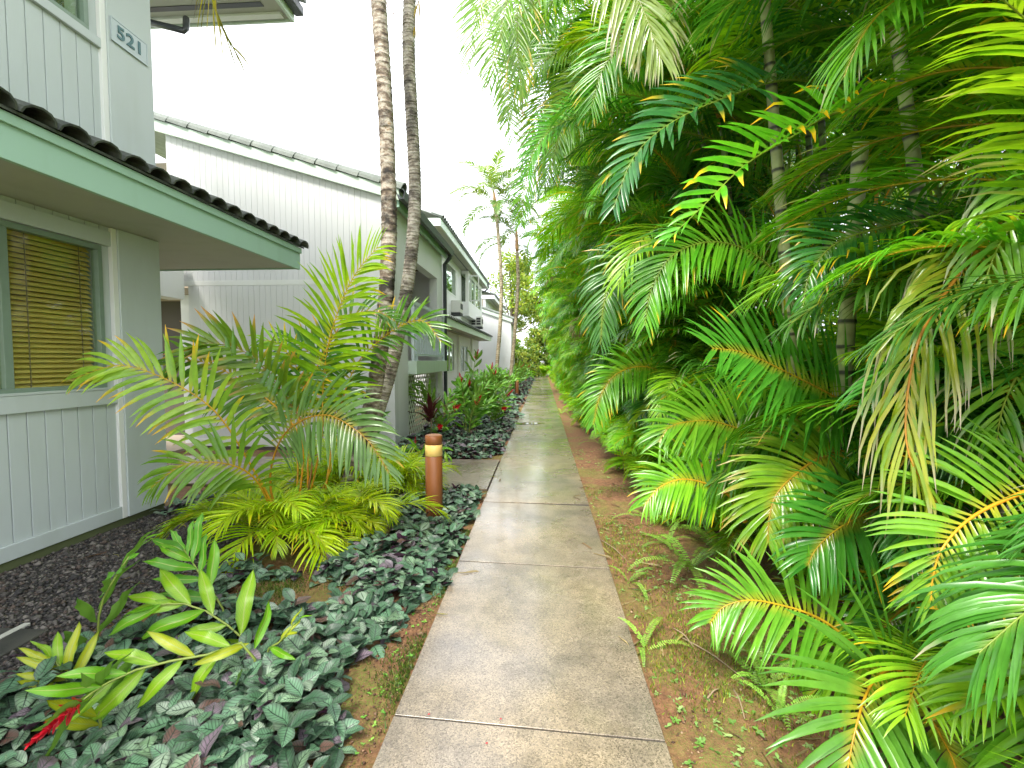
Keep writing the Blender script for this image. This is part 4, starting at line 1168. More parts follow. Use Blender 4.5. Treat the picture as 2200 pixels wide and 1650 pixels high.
hero([(2480, -20, 2.7), (2380, 60, 2.5), (2270, 180, 2.35), (2190, 290, 2.25), (2140, 400, 2.2)], L=0.55, n=30, w=.022, a0=45, a1=20, v0=5, droop=.6, cols=((0.081, 0.312, 0.020), (0.203, 0.468, 0.030)), seed=221, ptip=.5, tip=TIP_D, curl=.3)
hero([(2420, 230, 2.3), (2310, 320, 2.15), (2220, 420, 2.05), (2150, 520, 2.0), (2110, 620, 1.95)], L=0.46, n=18, w=.027, a0=50, a1=20, v0=5, droop=1.1, cols=((.09, .28, .025), (.22, .42, .05)), seed=222, ptip=.45, tip=TIP_D, whitetip=True, curl=.4)
hero([(2420, 560, 2.3), (2310, 650, 2.2), (2220, 750, 2.1), (2160, 860, 2.05), (2140, 950, 2.0)], L=0.40, n=24, w=.026, a0=60, a1=25, v0=8, droop=.9, cols=((0.081, 0.286, 0.020), (0.216, 0.416, 0.030)), seed=223, ptip=.6, tip=TIP_D, curl=.3)
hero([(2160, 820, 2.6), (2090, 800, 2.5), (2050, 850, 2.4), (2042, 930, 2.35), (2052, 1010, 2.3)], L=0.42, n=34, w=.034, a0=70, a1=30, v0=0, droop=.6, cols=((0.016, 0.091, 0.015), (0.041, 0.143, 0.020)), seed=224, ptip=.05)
hero([(1760, 690, 3.8), (1640, 560, 3.7), (1540, 520, 3.6), (1450, 545, 3.5), (1400, 620, 3.45), (1385, 700, 3.4)], L=0.45, n=46, w=.032, a0=72, a1=28, v0=15, droop=.8, cols=(G_A, G_B), seed=225)
hero([(1520, 600, 5.2), (1420, 540, 5.0), (1340, 560, 4.85), (1300, 640, 4.75), (1290, 740, 4.7)], L=0.50, n=44, w=.034, a0=70, a1=28, v0=10, droop=.9, cols=((0.041, 0.156, 0.030), (0.081, 0.247, 0.050)), seed=226)
hero([(1480, 840, 5.6), (1400, 790, 5.4), (1330, 800, 5.25), (1290, 850, 5.15), (1275, 910, 5.1)], L=0.45, n=40, w=.034, a0=74, a1=28, v0=14, droop=.7, cols=((0.108, 0.325, 0.020), (0.203, 0.442, 0.030)), seed=227, rach=RACH_Y)
hero([(1600, 1120, 3.3), (1560, 1060, 3.2), (1480, 1030, 3.1), (1420, 1045, 3.05), (1385, 1085, 3.0)], L=0.34, n=34, w=.028, a0=74, a1=28, v0=14, droop=.6, cols=(G_A, G_B), seed=228, rach=RACH_Y)

for (pb, pt, Yc, r0) in (((1712, 900), (1640, -40), 3.7, .048), ((1815, 760), (1850, 300), 3.0, .055), ((1980, 470), (1925, 60), 2.9, .045)):
    p, q = at(pb[0], pb[1], Yc), at(pt[0], pt[1], Yc)
    rt_ = nearest(p); o_ = np.array(rt_.location)
    lo = p + (p - q) / (q - p)[2] * (p[2] - GZ)
    n_ = int((q[2] - lo[2]) / .15)
    pts, rad, col = [], [], []
    for k_ in range(n_):
        for (f_, m_, c_) in ((0, 1.06, (.06, .06, .035)), (.09, 1.05, (.06, .06, .035)), (.14, 1.0, (.34, .38, .15)), (.9, .98, (.42, .45, .19))):
            t_ = (k_ + f_) / n_
            pts.append(tuple(lo + (q - lo) * t_ - o_)); rad.append(r0 * m_ * (1 - .25 * t_)); col.append(c_)
    mm_ = MB().tube(pts, rad, 10)
    link('cane', raw_mesh('cane', mm_.V, mm_.F, M['cane'], col=np.repeat(np.array(col), 10, axis=0), smooth=True), rt_)

rs_ = random.Random(91)
for k_ in range(18):
    ty = rs_.uniform(20, 420); tx = 1005 + max(0, ty - 60) * .38 + rs_.uniform(0, 130)
    d_ = rs_.uniform(5.2, 8.2); by = ty - rs_.uniform(180, 330); bx = tx + rs_.uniform(190, 330)
    cl_ = rs_.choice([((.10, .32, .012), (.22, .48, .02)), ((.07, .24, .014), (.14, .36, .02)), ((.18, .40, .015), (.32, .54, .02))])
    hero([(bx, by + 60, d_ + .6), ((bx + tx) / 2 + 40, by - 10, d_ + .3), (tx + 40, (by + ty) / 2 - 30, d_ + .1), (tx, ty, d_)], L=rs_.uniform(.48, .6), n=44, w=.030, a0=70, a1=28, v0=rs_.uniform(0, 25),
         droop=rs_.uniform(.4, .9), up=(-.3 * rs_.random(), -.8, rs_.uniform(.2, .7)), cols=cl_, ptip=.15, seed=700 + k_)

# ------------------------------------------------------------------ slender palms with leaning trunks
def trunk_obj(name, pts, r0, r1, mat, parent, step=0.018, ring=(0.055, 0.11), flare=0.05, seed=0):
    P = smooth_curve(pts, 400)
    d = np.linalg.norm(np.diff(P, axis=0), axis=1); s = np.concatenate([[0], np.cumsum(d)]); Lt = s[-1]
    r = random.Random(seed)
    zs, rad, col = [], [], []
    z = 0.0
    while z < Lt:
        sp = r.uniform(*ring)
        rr0 = r0 + (r1 - r0) * (z / Lt) ** 0.7
        fl = flare * r.uniform(.5, 1.3)
        for (f, k_, c) in ((0.0, 1 + fl, .5), (0.10, 1 + fl * .7, .62), (0.2, 1.0, .97), (0.6, 0.99, 1.0), (0.92, 1.0 + fl * .4, 1.05)):
            zz = z + f * sp
            if zz < Lt: zs.append(zz); rad.append(rr0 * k_); col.append(c * r.uniform(.9, 1.08))
        z += sp
    pts2 = np.stack([np.interp(zs, s, P[:, c]) for c in range(3)], -1)
    m = MB().tube([tuple(p) for p in pts2], rad, 16)
    V = np.array(m.V)
    V[:, :2] += 0.0
    V += np.random.default_rng(seed).normal(0, r0 * .02, V.shape)
    cols = np.repeat(np.array(col)[:, None] * np.ones((1, 3)), 16, axis=0)
    return link(name, raw_mesh(name, V, m.F, mat, col=cols, smooth=True), parent), P

def slender_palm(pix, r0, r1, mat, label, nf, seed, lw=.034, shaft_col=(0.25, 0.30, 0.08), flen=2.3, ring=(.055, .11), extra=None, group=None):
    P = [at(*p) if len(p) == 3 and p[2] is not None else p for p in pix]
    P = [np.array(p) for p in P] + [np.array(e) for e in (extra or [])]
    base = P[0].copy(); base[2] = GZ - 0.05
    root = empty('slender_palm', tuple(base), label, 'palm', group)
    loc = [p - base for p in P]; loc[0] = np.zeros(3)
    _, C_ = trunk_obj('trunk', loc, r0, r1, mat, root, ring=ring, seed=seed)
    top = Vector(C_[-1]); d = Vector(C_[-1] - C_[-20]).normalized()
    m = MB().tube([top, top + d * .15, top + d * .6, top + d * .95], [r1 * .95, r1 * 1.25, r1 * .95, r1 * .45], 12)
    link('crownshaft', raw_mesh('crownshaft', m.V, m.F, M['cane'], col=np.tile(np.array(shaft_col), (len(m.V), 1)), smooth=True), root)
    rs = random.Random(seed)
    a = rs.uniform(0, 6)
    tp = top + d * .9
    for i in range(nf):
        a += 2.399
        el = 80 - 78 * i / nf
        me = frond_mesh(arch(flen * rs.uniform(.85, 1.1), el, 70 + rs.uniform(0, 35), rs.uniform(-.15, .15)), L=.45, n=40, w=lw, droop=.7, v0=25, cols=((.09, .20, .03), (.18, .29, .06)), rach=RACH_G, ptip=.2, tip=TIP_D, seed=seed * 31 + i)
        link('frond', me, root, loc=tp - d * (.05 * i), rot=(0, 0, a))
    return root, tp

p1, t1 = slender_palm([(722, 1092, 5.0), (752, 1030, 5.0), (778, 950, 5.05), (800, 860, 5.1), (816, 760, 5.12), (829, 640, 5.15), (836, 500, 5.2), (834, 380, 5.2), (828, 230, 5.2), (813, 0, 5.2), (800, -150, 5.2)], 0.090, 0.078, M['trunk'],
                  'brown mottled leaning palm trunk, left of the near pair', 10, 3, extra=[at(790, -330, 5.2), at(786, -480, 5.2)])
p2, t2 = slender_palm([(738, 1085, 5.25), (770, 1000, 5.3), (806, 900, 5.4), (838, 800, 5.5), (862, 690, 5.6), (880, 580, 5.7), (890, 470, 5.75), (891, 380, 5.8), (884, 240, 5.8), (878, 110, 5.8), (880, 0, 5.8)], 0.080, 0.074, M['trunk2'],
                  'thinner grey ringed palm trunk, right of the near pair', 10, 5, ring=(.03, .055), extra=[at(884, -150, 5.8), at(890, -300, 5.8)])
# fronds of the near pair that hang into the frame
o1 = np.array(p1.location); o2 = np.array(p2.location)
def hang(root, ctrl, **kw):
    P = [np.array(c) if len(c) == 3 and isinstance(c, np.ndarray) else at(*c) for c in ctrl]
    return link('frond', frond_mesh([p - np.array(root.location) for p in P], **kw), root)
hang(p1, [np.array(t1) + o1, (600, -420, 4.6), (500, -230, 4.2), (452, -60, 4.0), (468, 40, 3.95), (505, 110, 3.9)], L=.95, n=30, w=.030, a0=34, a1=12, droop=.6, v0=0, cols=((.14, .16, .02), (.34, .28, .03)), ptip=.4, tip=(.06, .05, .07), seed=301)
hang(p2, [np.array(t2) + o2, (830, -330, 5.5), (795, -170, 5.4), (800, -60, 5.35), (862, 60, 5.4)], L=.5, n=20, w=.035, a0=60, a1=30, droop=.9, v0=0, cols=((.16, .09, .04), (.28, .16, .07)), rach=(.2, .12, .07), ptip=.2, tip=TIP_D, seed=302, h=(-1, -.2, 0))
hang(p2, [np.array(t2) + o2, (930, -260, 5.6), (915, -80, 5.5), (893, 30, 5.55), (890, 75, 5.6)], L=.32, n=12, w=.045, a0=45, a1=20, droop=1.2, v0=0, cols=((.32, .24, .06), (.45, .33, .09)), rach=(.2, .12, .07), seed=303, h=(1, -.2, 0))
hang(p2, [np.array(t2) + o2, (990, -300, 5.2), (990, -150, 5.0), (955, -60, 4.9)], L=.45, n=26, w=.026, a0=55, a1=20, droop=1.0, v0=0, cols=((.05, .12, .04), (.09, .17, .06)), seed=304, h=(1, -.2, 0))
slender_palm([(1062, 860, 19.6), (1068, 780, 19.6), (1075, 690, 19.6), (1077, 600, 19.6), (1070, 500, 19.6), (1066, 460, 19.6)], 0.085, 0.07, M['trunk3'], 'far slim palm trunk standing in the ginger bed, left of two', 14, 11, lw=.045, shaft_col=(.50, .26, .10), flen=2.1, group=None)
slender_palm([(1092, 860, 20.4), (1100, 780, 20.4), (1108, 690, 20.4), (1113, 610, 20.4), (1111, 540, 20.4)], 0.09, 0.07, M['trunk3'], 'far slim palm trunk standing in the ginger bed, right of two', 14, 13, lw=.045, shaft_col=(.50, .28, .12), flen=2.3)

# ------------------------------------------------------------------ young palms beside the near trunks
Y1 = empty('young_palm', tuple(at(600, 1158, GZ, 2)), 'young areca palm with long yellow-stemmed arching fronds left of near trunks', 'palm')
def yh(ctrl, **kw):
    kw.setdefault('rach', (.66, .38, .025)); kw.setdefault('rr', .012); kw.setdefault('kf', .80); kw['L'] *= 1.16; kw['w'] *= 1.5
    return hero(ctrl, root=Y1, **kw)
LG = ((.19, .42, .014), (.36, .56, .022)); PG = ((.22, .42, .04), (.36, .55, .06))
yh([(598, 1150, 4.02), (585, 1085, 3.98), (545, 1010, 3.9), (480, 905, 3.8), (420, 850, 3.7), (330, 803, 3.6), (250, 785, 3.5), (165, 812, 3.4)], L=.42, n=34, w=.030, stalk=.34, a0=72, a1=25, v0=18, droop=.6, cols=PG, ptip=.35, seed=401, miss=.02)
yh([(640, 1100, 4.3), (650, 960, 4.35), (608, 888, 4.35), (526, 823, 4.3), (474, 793, 4.25), (420, 775, 4.2), (350, 785, 4.15)], L=.42, n=34, w=.032, stalk=.45, a0=72, a1=28, v0=8, droop=.8, cols=((.06, .18, .02), (.11, .25, .03)), seed=402)
yh([(650, 1120, 4.3), (672, 960, 4.4), (627, 872, 4.45), (562, 785, 4.4), (518, 752, 4.35), (477, 740, 4.3), (430, 745, 4.2), (385, 785, 4.1)], L=.42, n=34, w=.036, stalk=.42, a0=78, a1=20, v0=42, droop=.25, cols=((.12, .24, .02), (.22, .34, .03)), rach=(.35, .17, .05), ptip=.4, tip=(.6, .3, .08), seed=403)
yh([(655, 1110, 4.35), (690, 950, 4.4), (693, 853, 4.45), (698, 787, 4.45), (709, 725, 4.45), (736, 643, 4.4), (769, 580, 4.35), (812, 530, 4.3)], L=.58, n=56, w=.026, stalk=.38, a0=76, a1=36, v0=8, droop=.38, cols=LG, seed=404, ptip=.06, h=(.3, -1, 0))
yh([(690, 1120, 4.4), (715, 950, 4.7), (742, 839, 4.8), (769, 779, 4.85), (804, 741, 4.85), (860, 700, 4.85), (910, 690, 4.8), (948, 735, 4.7)], L=.40, n=44, w=.028, stalk=.36, a0=75, a1=28, v0=20, droop=.4, cols=((.05, .17, .015), (.14, .30, .025)), seed=405, ptip=.1)
yh([(610, 1150, 4.0), (580, 1040, 3.95), (600, 950, 3.9), (645, 905, 3.85), (704, 892, 3.75), (759, 920, 3.65), (800, 958, 3.6), (835, 1015, 3.55)], L=.42, n=46, w=.026, stalk=.36, a0=76, a1=28, v0=12, droop=.75, cols=((.10, .24, .06), (.16, .31, .09)), seed=406, ptip=.05)
yh([(597, 1140, 3.95), (570, 1065, 3.85), (541, 1022, 3.75), (500, 1000, 3.65), (445, 993, 3.55), (390, 1000, 3.45), (325, 1048, 3.35)], L=.36, n=28, w=.028, stalk=.32, a0=72, a1=22, v0=10, droop=.65, cols=((.13, .30, .02), (.22, .40, .04)), seed=407, ptip=.08)
yh([(630, 1120, 4.3), (640, 1000, 4.5), (625, 900, 4.6), (640, 800, 4.65), (600, 740, 4.6), (560, 730, 4.5)], L=.36, n=30, w=.026, stalk=.4, a0=72, a1=28, v0=15, droop=.5, cols=LG, seed=408)
yh([(650, 1120, 4.35), (710, 1010, 4.6), (720, 880, 4.8), (700, 800, 4.9), (650, 745, 4.9), (600, 725, 4.8)], L=.40, n=34, w=.026, stalk=.4, a0=72, a1=28, v0=10, droop=.5, cols=((.06, .20, .02), (.13, .28, .03)), seed=409)
yh([(660, 1120, 4.35), (660, 980, 4.4), (640, 870, 4.45), (680, 790, 4.5), (740, 690, 4.6), (800, 668, 4.7), (850, 690, 4.7)], L=.36, n=36, w=.026, stalk=.4, a0=75, a1=28, v0=25, droop=.4, cols=((.04, .16, .02), (.10, .25, .03)), seed=410)
# low bright suckers in two rings
LIME = []
for i in range(8):
    el = [78, 68, 58, 48, 40, 62, 34, 52][i]
    LIME.append((el, frond_mesh(arch(0.62 + .26 * rng.random(), el, 80 + 35 * rng.random(), .3 * (rng.random() - .5)), L=.28, n=30, w=.0155, stalk=.22, a0=62, a1=20, droop=.6, v0=24,
                                cols=((.28, .50, .010), (.52, .66, .018)), rach=(.50, .50, .05), ptip=.05, rr=.006, seed=500 + i)))
def low_ring(root, cx, cy, nf, seed, rad=.18, sc=(.8, 1.3)):
    rs = random.Random(seed); o = np.array(root.location)
    for i in range(nf):
        a = rs.uniform(0, 6.283)
        link('frond', pick(LIME, rs.choice([78, 68, 58, 48, 40, 34])), root, loc=(cx - o[0] + rs.uniform(-rad, rad), cy - o[1] + rs.uniform(-rad, rad), rs.uniform(0, .12)), rot=(0, 0, a), scale=rs.uniform(*sc))
b1 = at(600, 1165, GZ, 2)
low_ring(Y1, b1[0], b1[1], 26, 1, .22)
low_ring(Y1, b1[0] + .45, b1[1] + .15, 20, 2, .25, (.7, 1.15))
Y2 = empty('young_palm', tuple(at(790, 1075, GZ, 2)), 'low lime green seedling palms around the foot of the near trunks', 'palm')
b2 = np.array(Y2.location)
low_ring(Y2, b2[0] - .1, b2[1], 24, 3, .28, (.9, 1.4))
low_ring(Y2, b2[0] - .6, b2[1] + .2, 26, 4, .3, (.9, 1.5))
low_ring(Y2, b2[0] + .25, b2[1] + .35, 12, 5, .2, (.8, 1.2))

# small palms beyond the gable house and at the path's end
for (x, y, lab, sc, nf) in ((-2.35, 14.2, 'small feathery palm in the bed beside the third house', 1.15, 10), (-1.9, 38.0, 'small palm near the far bollard at the path end', 1.6, 12),
                            (0.2, 49.5, 'bushy palm closing off the far end of the path', 2.0, 16), (-1.3, 47.5, 'bright low palm left of the far path end', 1.6, 14), (1.5, 48.5, 'dense palm right of the far path end', 2.0, 14)):
    r_ = empty('garden_palm', (x, y, GZ), lab, 'palm')
    for i in range(nf):
        link('frond', pick(SMALL, random.choice([72, 62, 54, 46, 38])), r_, loc=(random.uniform(-.1, .1), random.uniform(-.1, .1), .05), rot=(0, 0, i * 2.399), scale=sc * random.uniform(.85, 1.15))

# ------------------------------------------------------------------ leaf meshes and the ground cover
def leaf_arrays(ratio, nseg=6, cup=0.18, bend=0.25, shape='oval', seed=0):
    r = np.random.default_rng(seed)
    V, UV = [], []
    for i in range(nseg + 1):
        v = i / nseg
        if shape == 'oval': wv = math.sin(math.pi * min(1, v * .96 + .03)) ** .75
        elif shape == 'lance': wv = np.interp(v, [0, .06, .25, .5, .75, .92, 1], [.08, .35, .85, 1, .78, .34, .0])
        else: wv = np.interp(v, [0, .1, .4, .75, 1], [.35, .6, 1, .7, 0])
        z = -bend * v * v + 0.04 * math.sin(v * 9 + seed)
        for u in (-1, -.5, 0, .5, 1):
            hw = 0.5 * ratio * wv
            V.append((u * hw, v, z + cup * abs(u) * hw + 0.02 * r.normal() * (abs(u) > .6)))
            UV.append((u, v))
    F = []
    for i in range(nseg):
        for j in range(4):
            a = i * 5 + j
            F.append((a, a + 1, a + 6, a + 5))
    return np.array(V), np.array(F), np.array(UV)

COVC = [(.10, .21, .115), (.07, .155, .08), (.17, .28, .16), (.04, .095, .05), (.15, .11, .14), (.12, .065, .05), (.24, .32, .23)]
COVER = []
for i in range(7):
    V_, F_, U_ = leaf_arrays(.58 if i % 2 else .68, 5, .25, .28, 'oval', i)
    COVER.append((raw_mesh('leaf', V_, F_, M['cover'], col=np.tile(np.array(COVC[i]), (len(V_), 1)), uv=U_, smooth=True), V_, F_, U_, COVC[i]))

def basis(d, n):
    d = nrm(d); s = nrm(np.cross(d, n)); n2 = np.cross(s, d)
    return np.stack([s, d, n2], -1)          # columns

def ground_cover(label, inside, bounds, nspr, height, size, nparts, seed, purple=0.0):
    r = np.random.default_rng(seed)
    root = empty('ground_cover', ((bounds[0] + bounds[1]) / 2, (bounds[2] + bounds[3]) / 2, GZ), label, 'ground cover', kind='thing')
    o = np.array(root.location)
    leaves = []
    tries = 0
    while tries < nspr * 6 and len(leaves) < nspr * 5:
        tries += 1
        x = r.uniform(bounds[0], bounds[1]); y = r.uniform(bounds[2], bounds[3])
        e = inside(x, y)
        if e <= 0: continue
        hh = height * (0.25 + 0.75 * min(1, e * 5)) * (0.68 + 0.32 * math.sin(x * 5 + 1) * math.sin(y * 4)) * r.uniform(.3, 1.15)
        p0 = np.array([x, y, GZ + hh])
        a0 = r.uniform(0, 6.28)
        ns = r.integers(3, 6)
        tilt_dir = np.array([r.normal(0, .25), r.normal(0, .25) - .12, 1.0])
        for k in range(ns):
            a = a0 + k * math.pi / 2 + (k // 2) * .4 + r.normal(0, .3)
            el = r.uniform(-.35, .85)
            d = np.array([math.cos(a) * math.cos(el), math.sin(a) * math.cos(el), math.sin(el)])
            n = nrm(tilt_dir + r.normal(0, .18, 3))
            n = nrm(n - d * (n @ d))
            sz = size * r.uniform(.6, 1.35)
            leaves.append((p0 + np.array([0, 0, -.012 * k]), basis(d, n), sz))
    px = [(-(np.linalg.norm(l[0] - _C)) / l[2], i) for i, l in enumerate(leaves)]
    dist = np.array([np.linalg.norm(l[0] - _C) / l[2] for l in leaves])
    # the lower, hidden leaves show little: favour those on top
    order = np.argsort(dist - 60 * np.array([l[0][2] for l in leaves]))
    w_ = np.array([7, 6, 5, 4, 1.9 + 3 * purple, 1.2 + 4 * purple, 2.2]); w_ /= w_.sum()
    var = r.choice(7, len(leaves), p=w_)
    chosen = set(order[:nparts].tolist())
    VV, FF, UU, CC = [], [], [], []
    off = 0
    for i, (p, B_, sz) in enumerate(leaves):
        me, V_, F_, U_, c_ = COVER[var[i]]
        if i in chosen:
            m4 = Matrix.Identity(4)
            for a in range(3):
                for b in range(3): m4[a][b] = B_[a, b] * sz
                m4[a][3] = p[a] - o[a]
            link('leaf', me, root, mat4=m4)
        else:
            VV.append(V_ @ B_.T * sz + p - o); FF.append(F_ + off); UU.append(U_)
            CC.append(np.tile(np.array(c_) * r.uniform(.75, 1.2), (len(V_), 1))); off += len(V_)
    if VV:
        f_ = link('foliage', raw_mesh('foliage', np.vstack(VV), np.vstack(FF), M['cover'], col=np.vstack(CC), uv=np.vstack(UU), smooth=True), root)
        f_['kind'] = 'stuff'
    return root

def bed_near(x, y):
    e = min(-0.74 - 0.16 * (1 + math.sin(y * 3.1 + .6)) * (y < 3.4) * .7 - 0.05 * math.sin(y * 9) - x, x + 2.62 + .1 * math.sin(y * 4) - 0.0 * y)
    left = -2.62 if y < 2.3 else np.interp(y, [2.3, 2.7, 3.3, 4.2, 5.6], [-2.6, -2.4, -2.5, -2.2, -2.1])
    e = min(e, x - left, 5.62 - y + .08 * math.sin(x * 6))
    # bare soil patch under the young palms
    h = math.hypot((x + 1.78) / .42, (y - 3.05) / .26) - 1
    e = min(e, h * .4)
    if 3.35 < y < 4.5 and x < -1.75: e = min(e, -1)
    return e
def bed_back(x, y):
    e = min(-0.72 - 0.05 * math.sin(y * 5) - x, x + 2.6, y - 7.52, 12.15 - y)
    # rounded corner at the junction
    cx, cy, R = -1.45, 8.35, .78
    if x > cx and y < cy: e = min(e, R - math.hypot(x - cx, y - cy))
    return e
def bed_far(x, y):
    return min(-0.75 - 0.12 * math.sin(y * 1.3) - x, x + 2.6, y - 13.0, 46 - y)
def bed_wall(x, y):
    return 1 - math.hypot((x + 3.55) / .62, (y - 5.0) / .62)
ground_cover('silvery purple veined ground cover carpeting the bed in the foreground', bed_near, (-2.65, -0.7, 1.15, 5.65), 1450, .20, .092, 300, 61)
ground_cover('dark purple ground cover around the ginger in the second bed', bed_back, (-2.62, -0.7, 7.5, 12.15), 1500, .26, .105, 120, 62, .6)
ground_cover('far ground cover strip edging the path by the long house', bed_far, (-2.6, -0.65, 13.0, 46.0), 1500, .28, .16, 0, 63, .6)
ground_cover('small ground cover patch at the corner of house 521', bed_wall, (-4.1, -2.9, 4.3, 5.7), 140, .12, .105, 60, 64, .2)

# ------------------------------------------------------------------ ginger plants
GL = []
for i in range(5):
    V_, F_, U_ = leaf_arrays(.195 + .025 * (i % 3), 8, .35, [.10, .22, .35, .05, .28][i], 'lance', 20 + i)
    c = [(.11, .36, .014), (.17, .43, .014), (.27, .48, .016), (.46, .50, .02), (.08, .26, .02)][i]
    GL.append(raw_mesh('leaf', V_, F_, M['ginger'], col=np.tile(np.array(c), (len(V_), 1)), uv=U_, smooth=True))
def flower_mesh():
    V_, F_, _ = leaf_arrays(.42, 4, .5, -.15, 'lance', 3)
    VV, FF = [], []; off = 0
    for k in range(26):
        f = k / 26
        a = k * 2.399
        el = 0.45 + f * .75
        d = np.array([math.cos(a) * math.cos(el), math.sin(a) * math.cos(el), math.sin(el)])
        n = np.array([-math.cos(a) * math.sin(el), -math.sin(a) * math.sin(el), math.cos(el)])
        B_ = basis(d, n); sz = .040 * (1.1 - .6 * f)
        VV.append(V_ @ B_.T * sz + np.array([0, 0, .12 * f])); FF.append(F_ + off); off += len(V_)
    return raw_mesh('flower', np.vstack(VV), np.vstack(FF), M['red'], smooth=True)
FLOWER = flower_mesh()

def place(name, me, root, p, d, n, sz):
    B_ = basis(np.array(d, float), np.array(n, float))
    m4 = Matrix.Identity(4)
    for a in range(3):
        for b in range(3): m4[a][b] = B_[a, b] * sz
        m4[a][3] = p[a]
    return link(name, me, root, mat4=m4)

def ginger_stem(root, pts, nl, ll, kinds, rs, flower=None, rad=.007, start=.25, facing=None):
    P = smooth_curve(pts, 24)
    MB().tube([tuple(p) for p in P[::3]] + [tuple(P[-1])], [rad * (1 - .5 * i / 9) for i in range(len(P[::3]) + 1)], 6).obj('stem', M['stem'], root, smooth=True)
    T = nrm(np.gradient(P, axis=0))
    side0 = nrm(np.cross(T[12], np.array([0, 0, 1.0]) if abs(T[12][2]) < .8 else np.array([.3, 1, 0])))
    if facing is not None: side0 = nrm(np.array(facing, float))
    for i in range(nl):
        f = start + (1 - start) * (i + .5) / nl
        k = int(f * 23)
        sgn = 1 if i % 2 else -1
        t = T[k]
        sd = nrm(side0 - t * (side0 @ t)) * sgn
        a = math.radians(58 - 38 * f + rs.uniform(-8, 8))
        d = t * math.cos(a) + sd * math.sin(a) + np.array([0, 0, rs.uniform(-.15, .12)])
        n = np.cross(sd, t) * sgn
        n = n if n[2] > 0 else -n
        n = nrm(n + np.array([rs.uniform(-.35, .35), rs.uniform(-.35, .35), .25]))
        if abs(np.dot(nrm(d), n)) > .92: n = n + np.array([.4, -.4, .2])
        sz = ll * (0.8 + .35 * math.sin(math.pi * min(1, f * .9))) * rs.uniform(.85, 1.1)
        place('leaf', GL[rs.choice(kinds)], root, P[k], d, n, sz)
    d = T[-1]
    n = nrm(np.cross(np.cross(d, [0, 0, 1.0]), d) + 1e-3)
    if flower:
        z = nrm(T[-1]); x_ = nrm(np.cross(z, [0.3, .8, .1])); y_ = np.cross(z, x_)
        m4 = Matrix.Identity(4)
        for a in range(3):
            m4[a][0], m4[a][1], m4[a][2], m4[a][3] = x_[a] * flower, y_[a] * flower, z[a] * flower, P[-1][a]
        link('flower', FLOWER, root, mat4=m4)
    else:
        place('leaf', GL[kinds[0]], root, P[-1] - d * .01, d + np.array([.05, .05, -.1]), n, ll * .8)

def gin(label, base_pix, stems):
    b = at(base_pix[0], base_pix[1], GZ, 2)
    root = empty('red_ginger', tuple(b), label, 'ginger plant')
    rs = random.Random(int(base_pix[0] * 7 + base_pix[1]))
    for (ctrl, nl, ll, kinds, fl, st) in stems:
        P = [at(*c) - b for c in ctrl]
        P = [np.array([P[0][0], P[0][1], -0.01])] + P
        ginger_stem(root, P, nl, ll, kinds, rs, fl, start=st, facing=(.15, .55, .8))
    return root
gin('red ginger stem with lime leaves arching left over the ground cover', (570, 1420), [
    ([(545, 1395, 2.42), (525, 1375, 2.42), (460, 1322, 2.4), (390, 1296, 2.38), (335, 1302, 2.34)], 9, .28, [1, 2, 2], None, .36)])
gin('broad leaved ginger stem in front of the lime seedling palms', (500, 1385), [
    ([(480, 1310, 2.6), (440, 1250, 2.6), (415, 1210, 2.62), (395, 1180, 2.65)], 9, .26, [0, 0, 1, 4], None, .35)])
gin('ginger stem bent low with a red flower at its left end', (560, 1465), [
    ([(540, 1385, 2.1), (440, 1408, 2.0), (320, 1430, 1.9), (225, 1470, 1.78), (178, 1505, 1.70)], 14, .235, [1, 2, 2, 3], 1.5, .08),
    ([(575, 1400, 2.2), (600, 1380, 2.2), (628, 1345, 2.2)], 4, .15, [1, 2, 3], None, .4)])
gin('upright narrow ginger shoot beside the dark concrete pad', (212, 1500), [
    ([(208, 1443, 2.25), (210, 1364, 2.25), (217, 1300, 2.25), (245, 1245, 2.26), (278, 1195, 2.28)], 8, .25, [1, 0, 0], None, .28)])
gin('small yellowish ginger shoot at the lower left edge', (165, 1540), [
    ([(154, 1487, 2.0), (138, 1450, 2.0), (116, 1418, 2.0)], 9, .19, [2, 3, 3], None, .15)])
gin('short ginger sprout with a drying base leaf below the red flower', (215, 1600), [
    ([(216, 1560, 1.8), (214, 1520, 1.8), (222, 1470, 1.8)], 7, .20, [1, 1, 3], None, .3)])
gin('ginger clump with bright leaves behind the near bollard', (915, 1010), [
    ([(905, 985, 7.3), (900, 965, 7.3), (880, 960, 7.2)], 5, .24, [1, 1, 0], None, .2),
    ([(930, 980, 7.4), (945, 960, 7.4), (960, 975, 7.3)], 5, .22, [1, 2, 0], None, .2)])

# mid distance ginger with red flower spikes (flower pixel, distance)
def ginger_bush(x, y, label, stems, seed, ll=.30, flowers=()):
    root = empty('red_ginger', (x, y, GZ), label, 'ginger plant', 'flowering ginger in the beds by the houses')
    rs = random.Random(seed)
    for i in range(stems):
        a = rs.uniform(0, 6.28); h = rs.uniform(.55, 1.25); sp = rs.uniform(.15, .5)
        dx, dy = math.cos(a), math.sin(a)
        P = [np.array([dx * .05, dy * .05, 0]), np.array([dx * sp * .35, dy * sp * .35, h * .5]), np.array([dx * sp * .8, dy * sp * .8, h * .88]), np.array([dx * sp * 1.25, dy * sp * 1.25, h])]
        ginger_stem(root, P, rs.randint(8, 11), ll, [0, 0, 1, 4, 4], rs, None, rad=.009, start=.2)
    for (fx, fy, fd) in flowers:
        p = at(fx, fy, fd) - np.array(root.location)
        P = [np.array([0, 0, 0.0]), np.array([p[0] * .4, p[1] * .4, p[2] * .55]), np.array([p[0] * .85, p[1] * .85, p[2] * .93]), p]
        ginger_stem(root, P, 8, ll, [0, 1, 0, 4], rs, 2.0, rad=.009, start=.15)
    return root
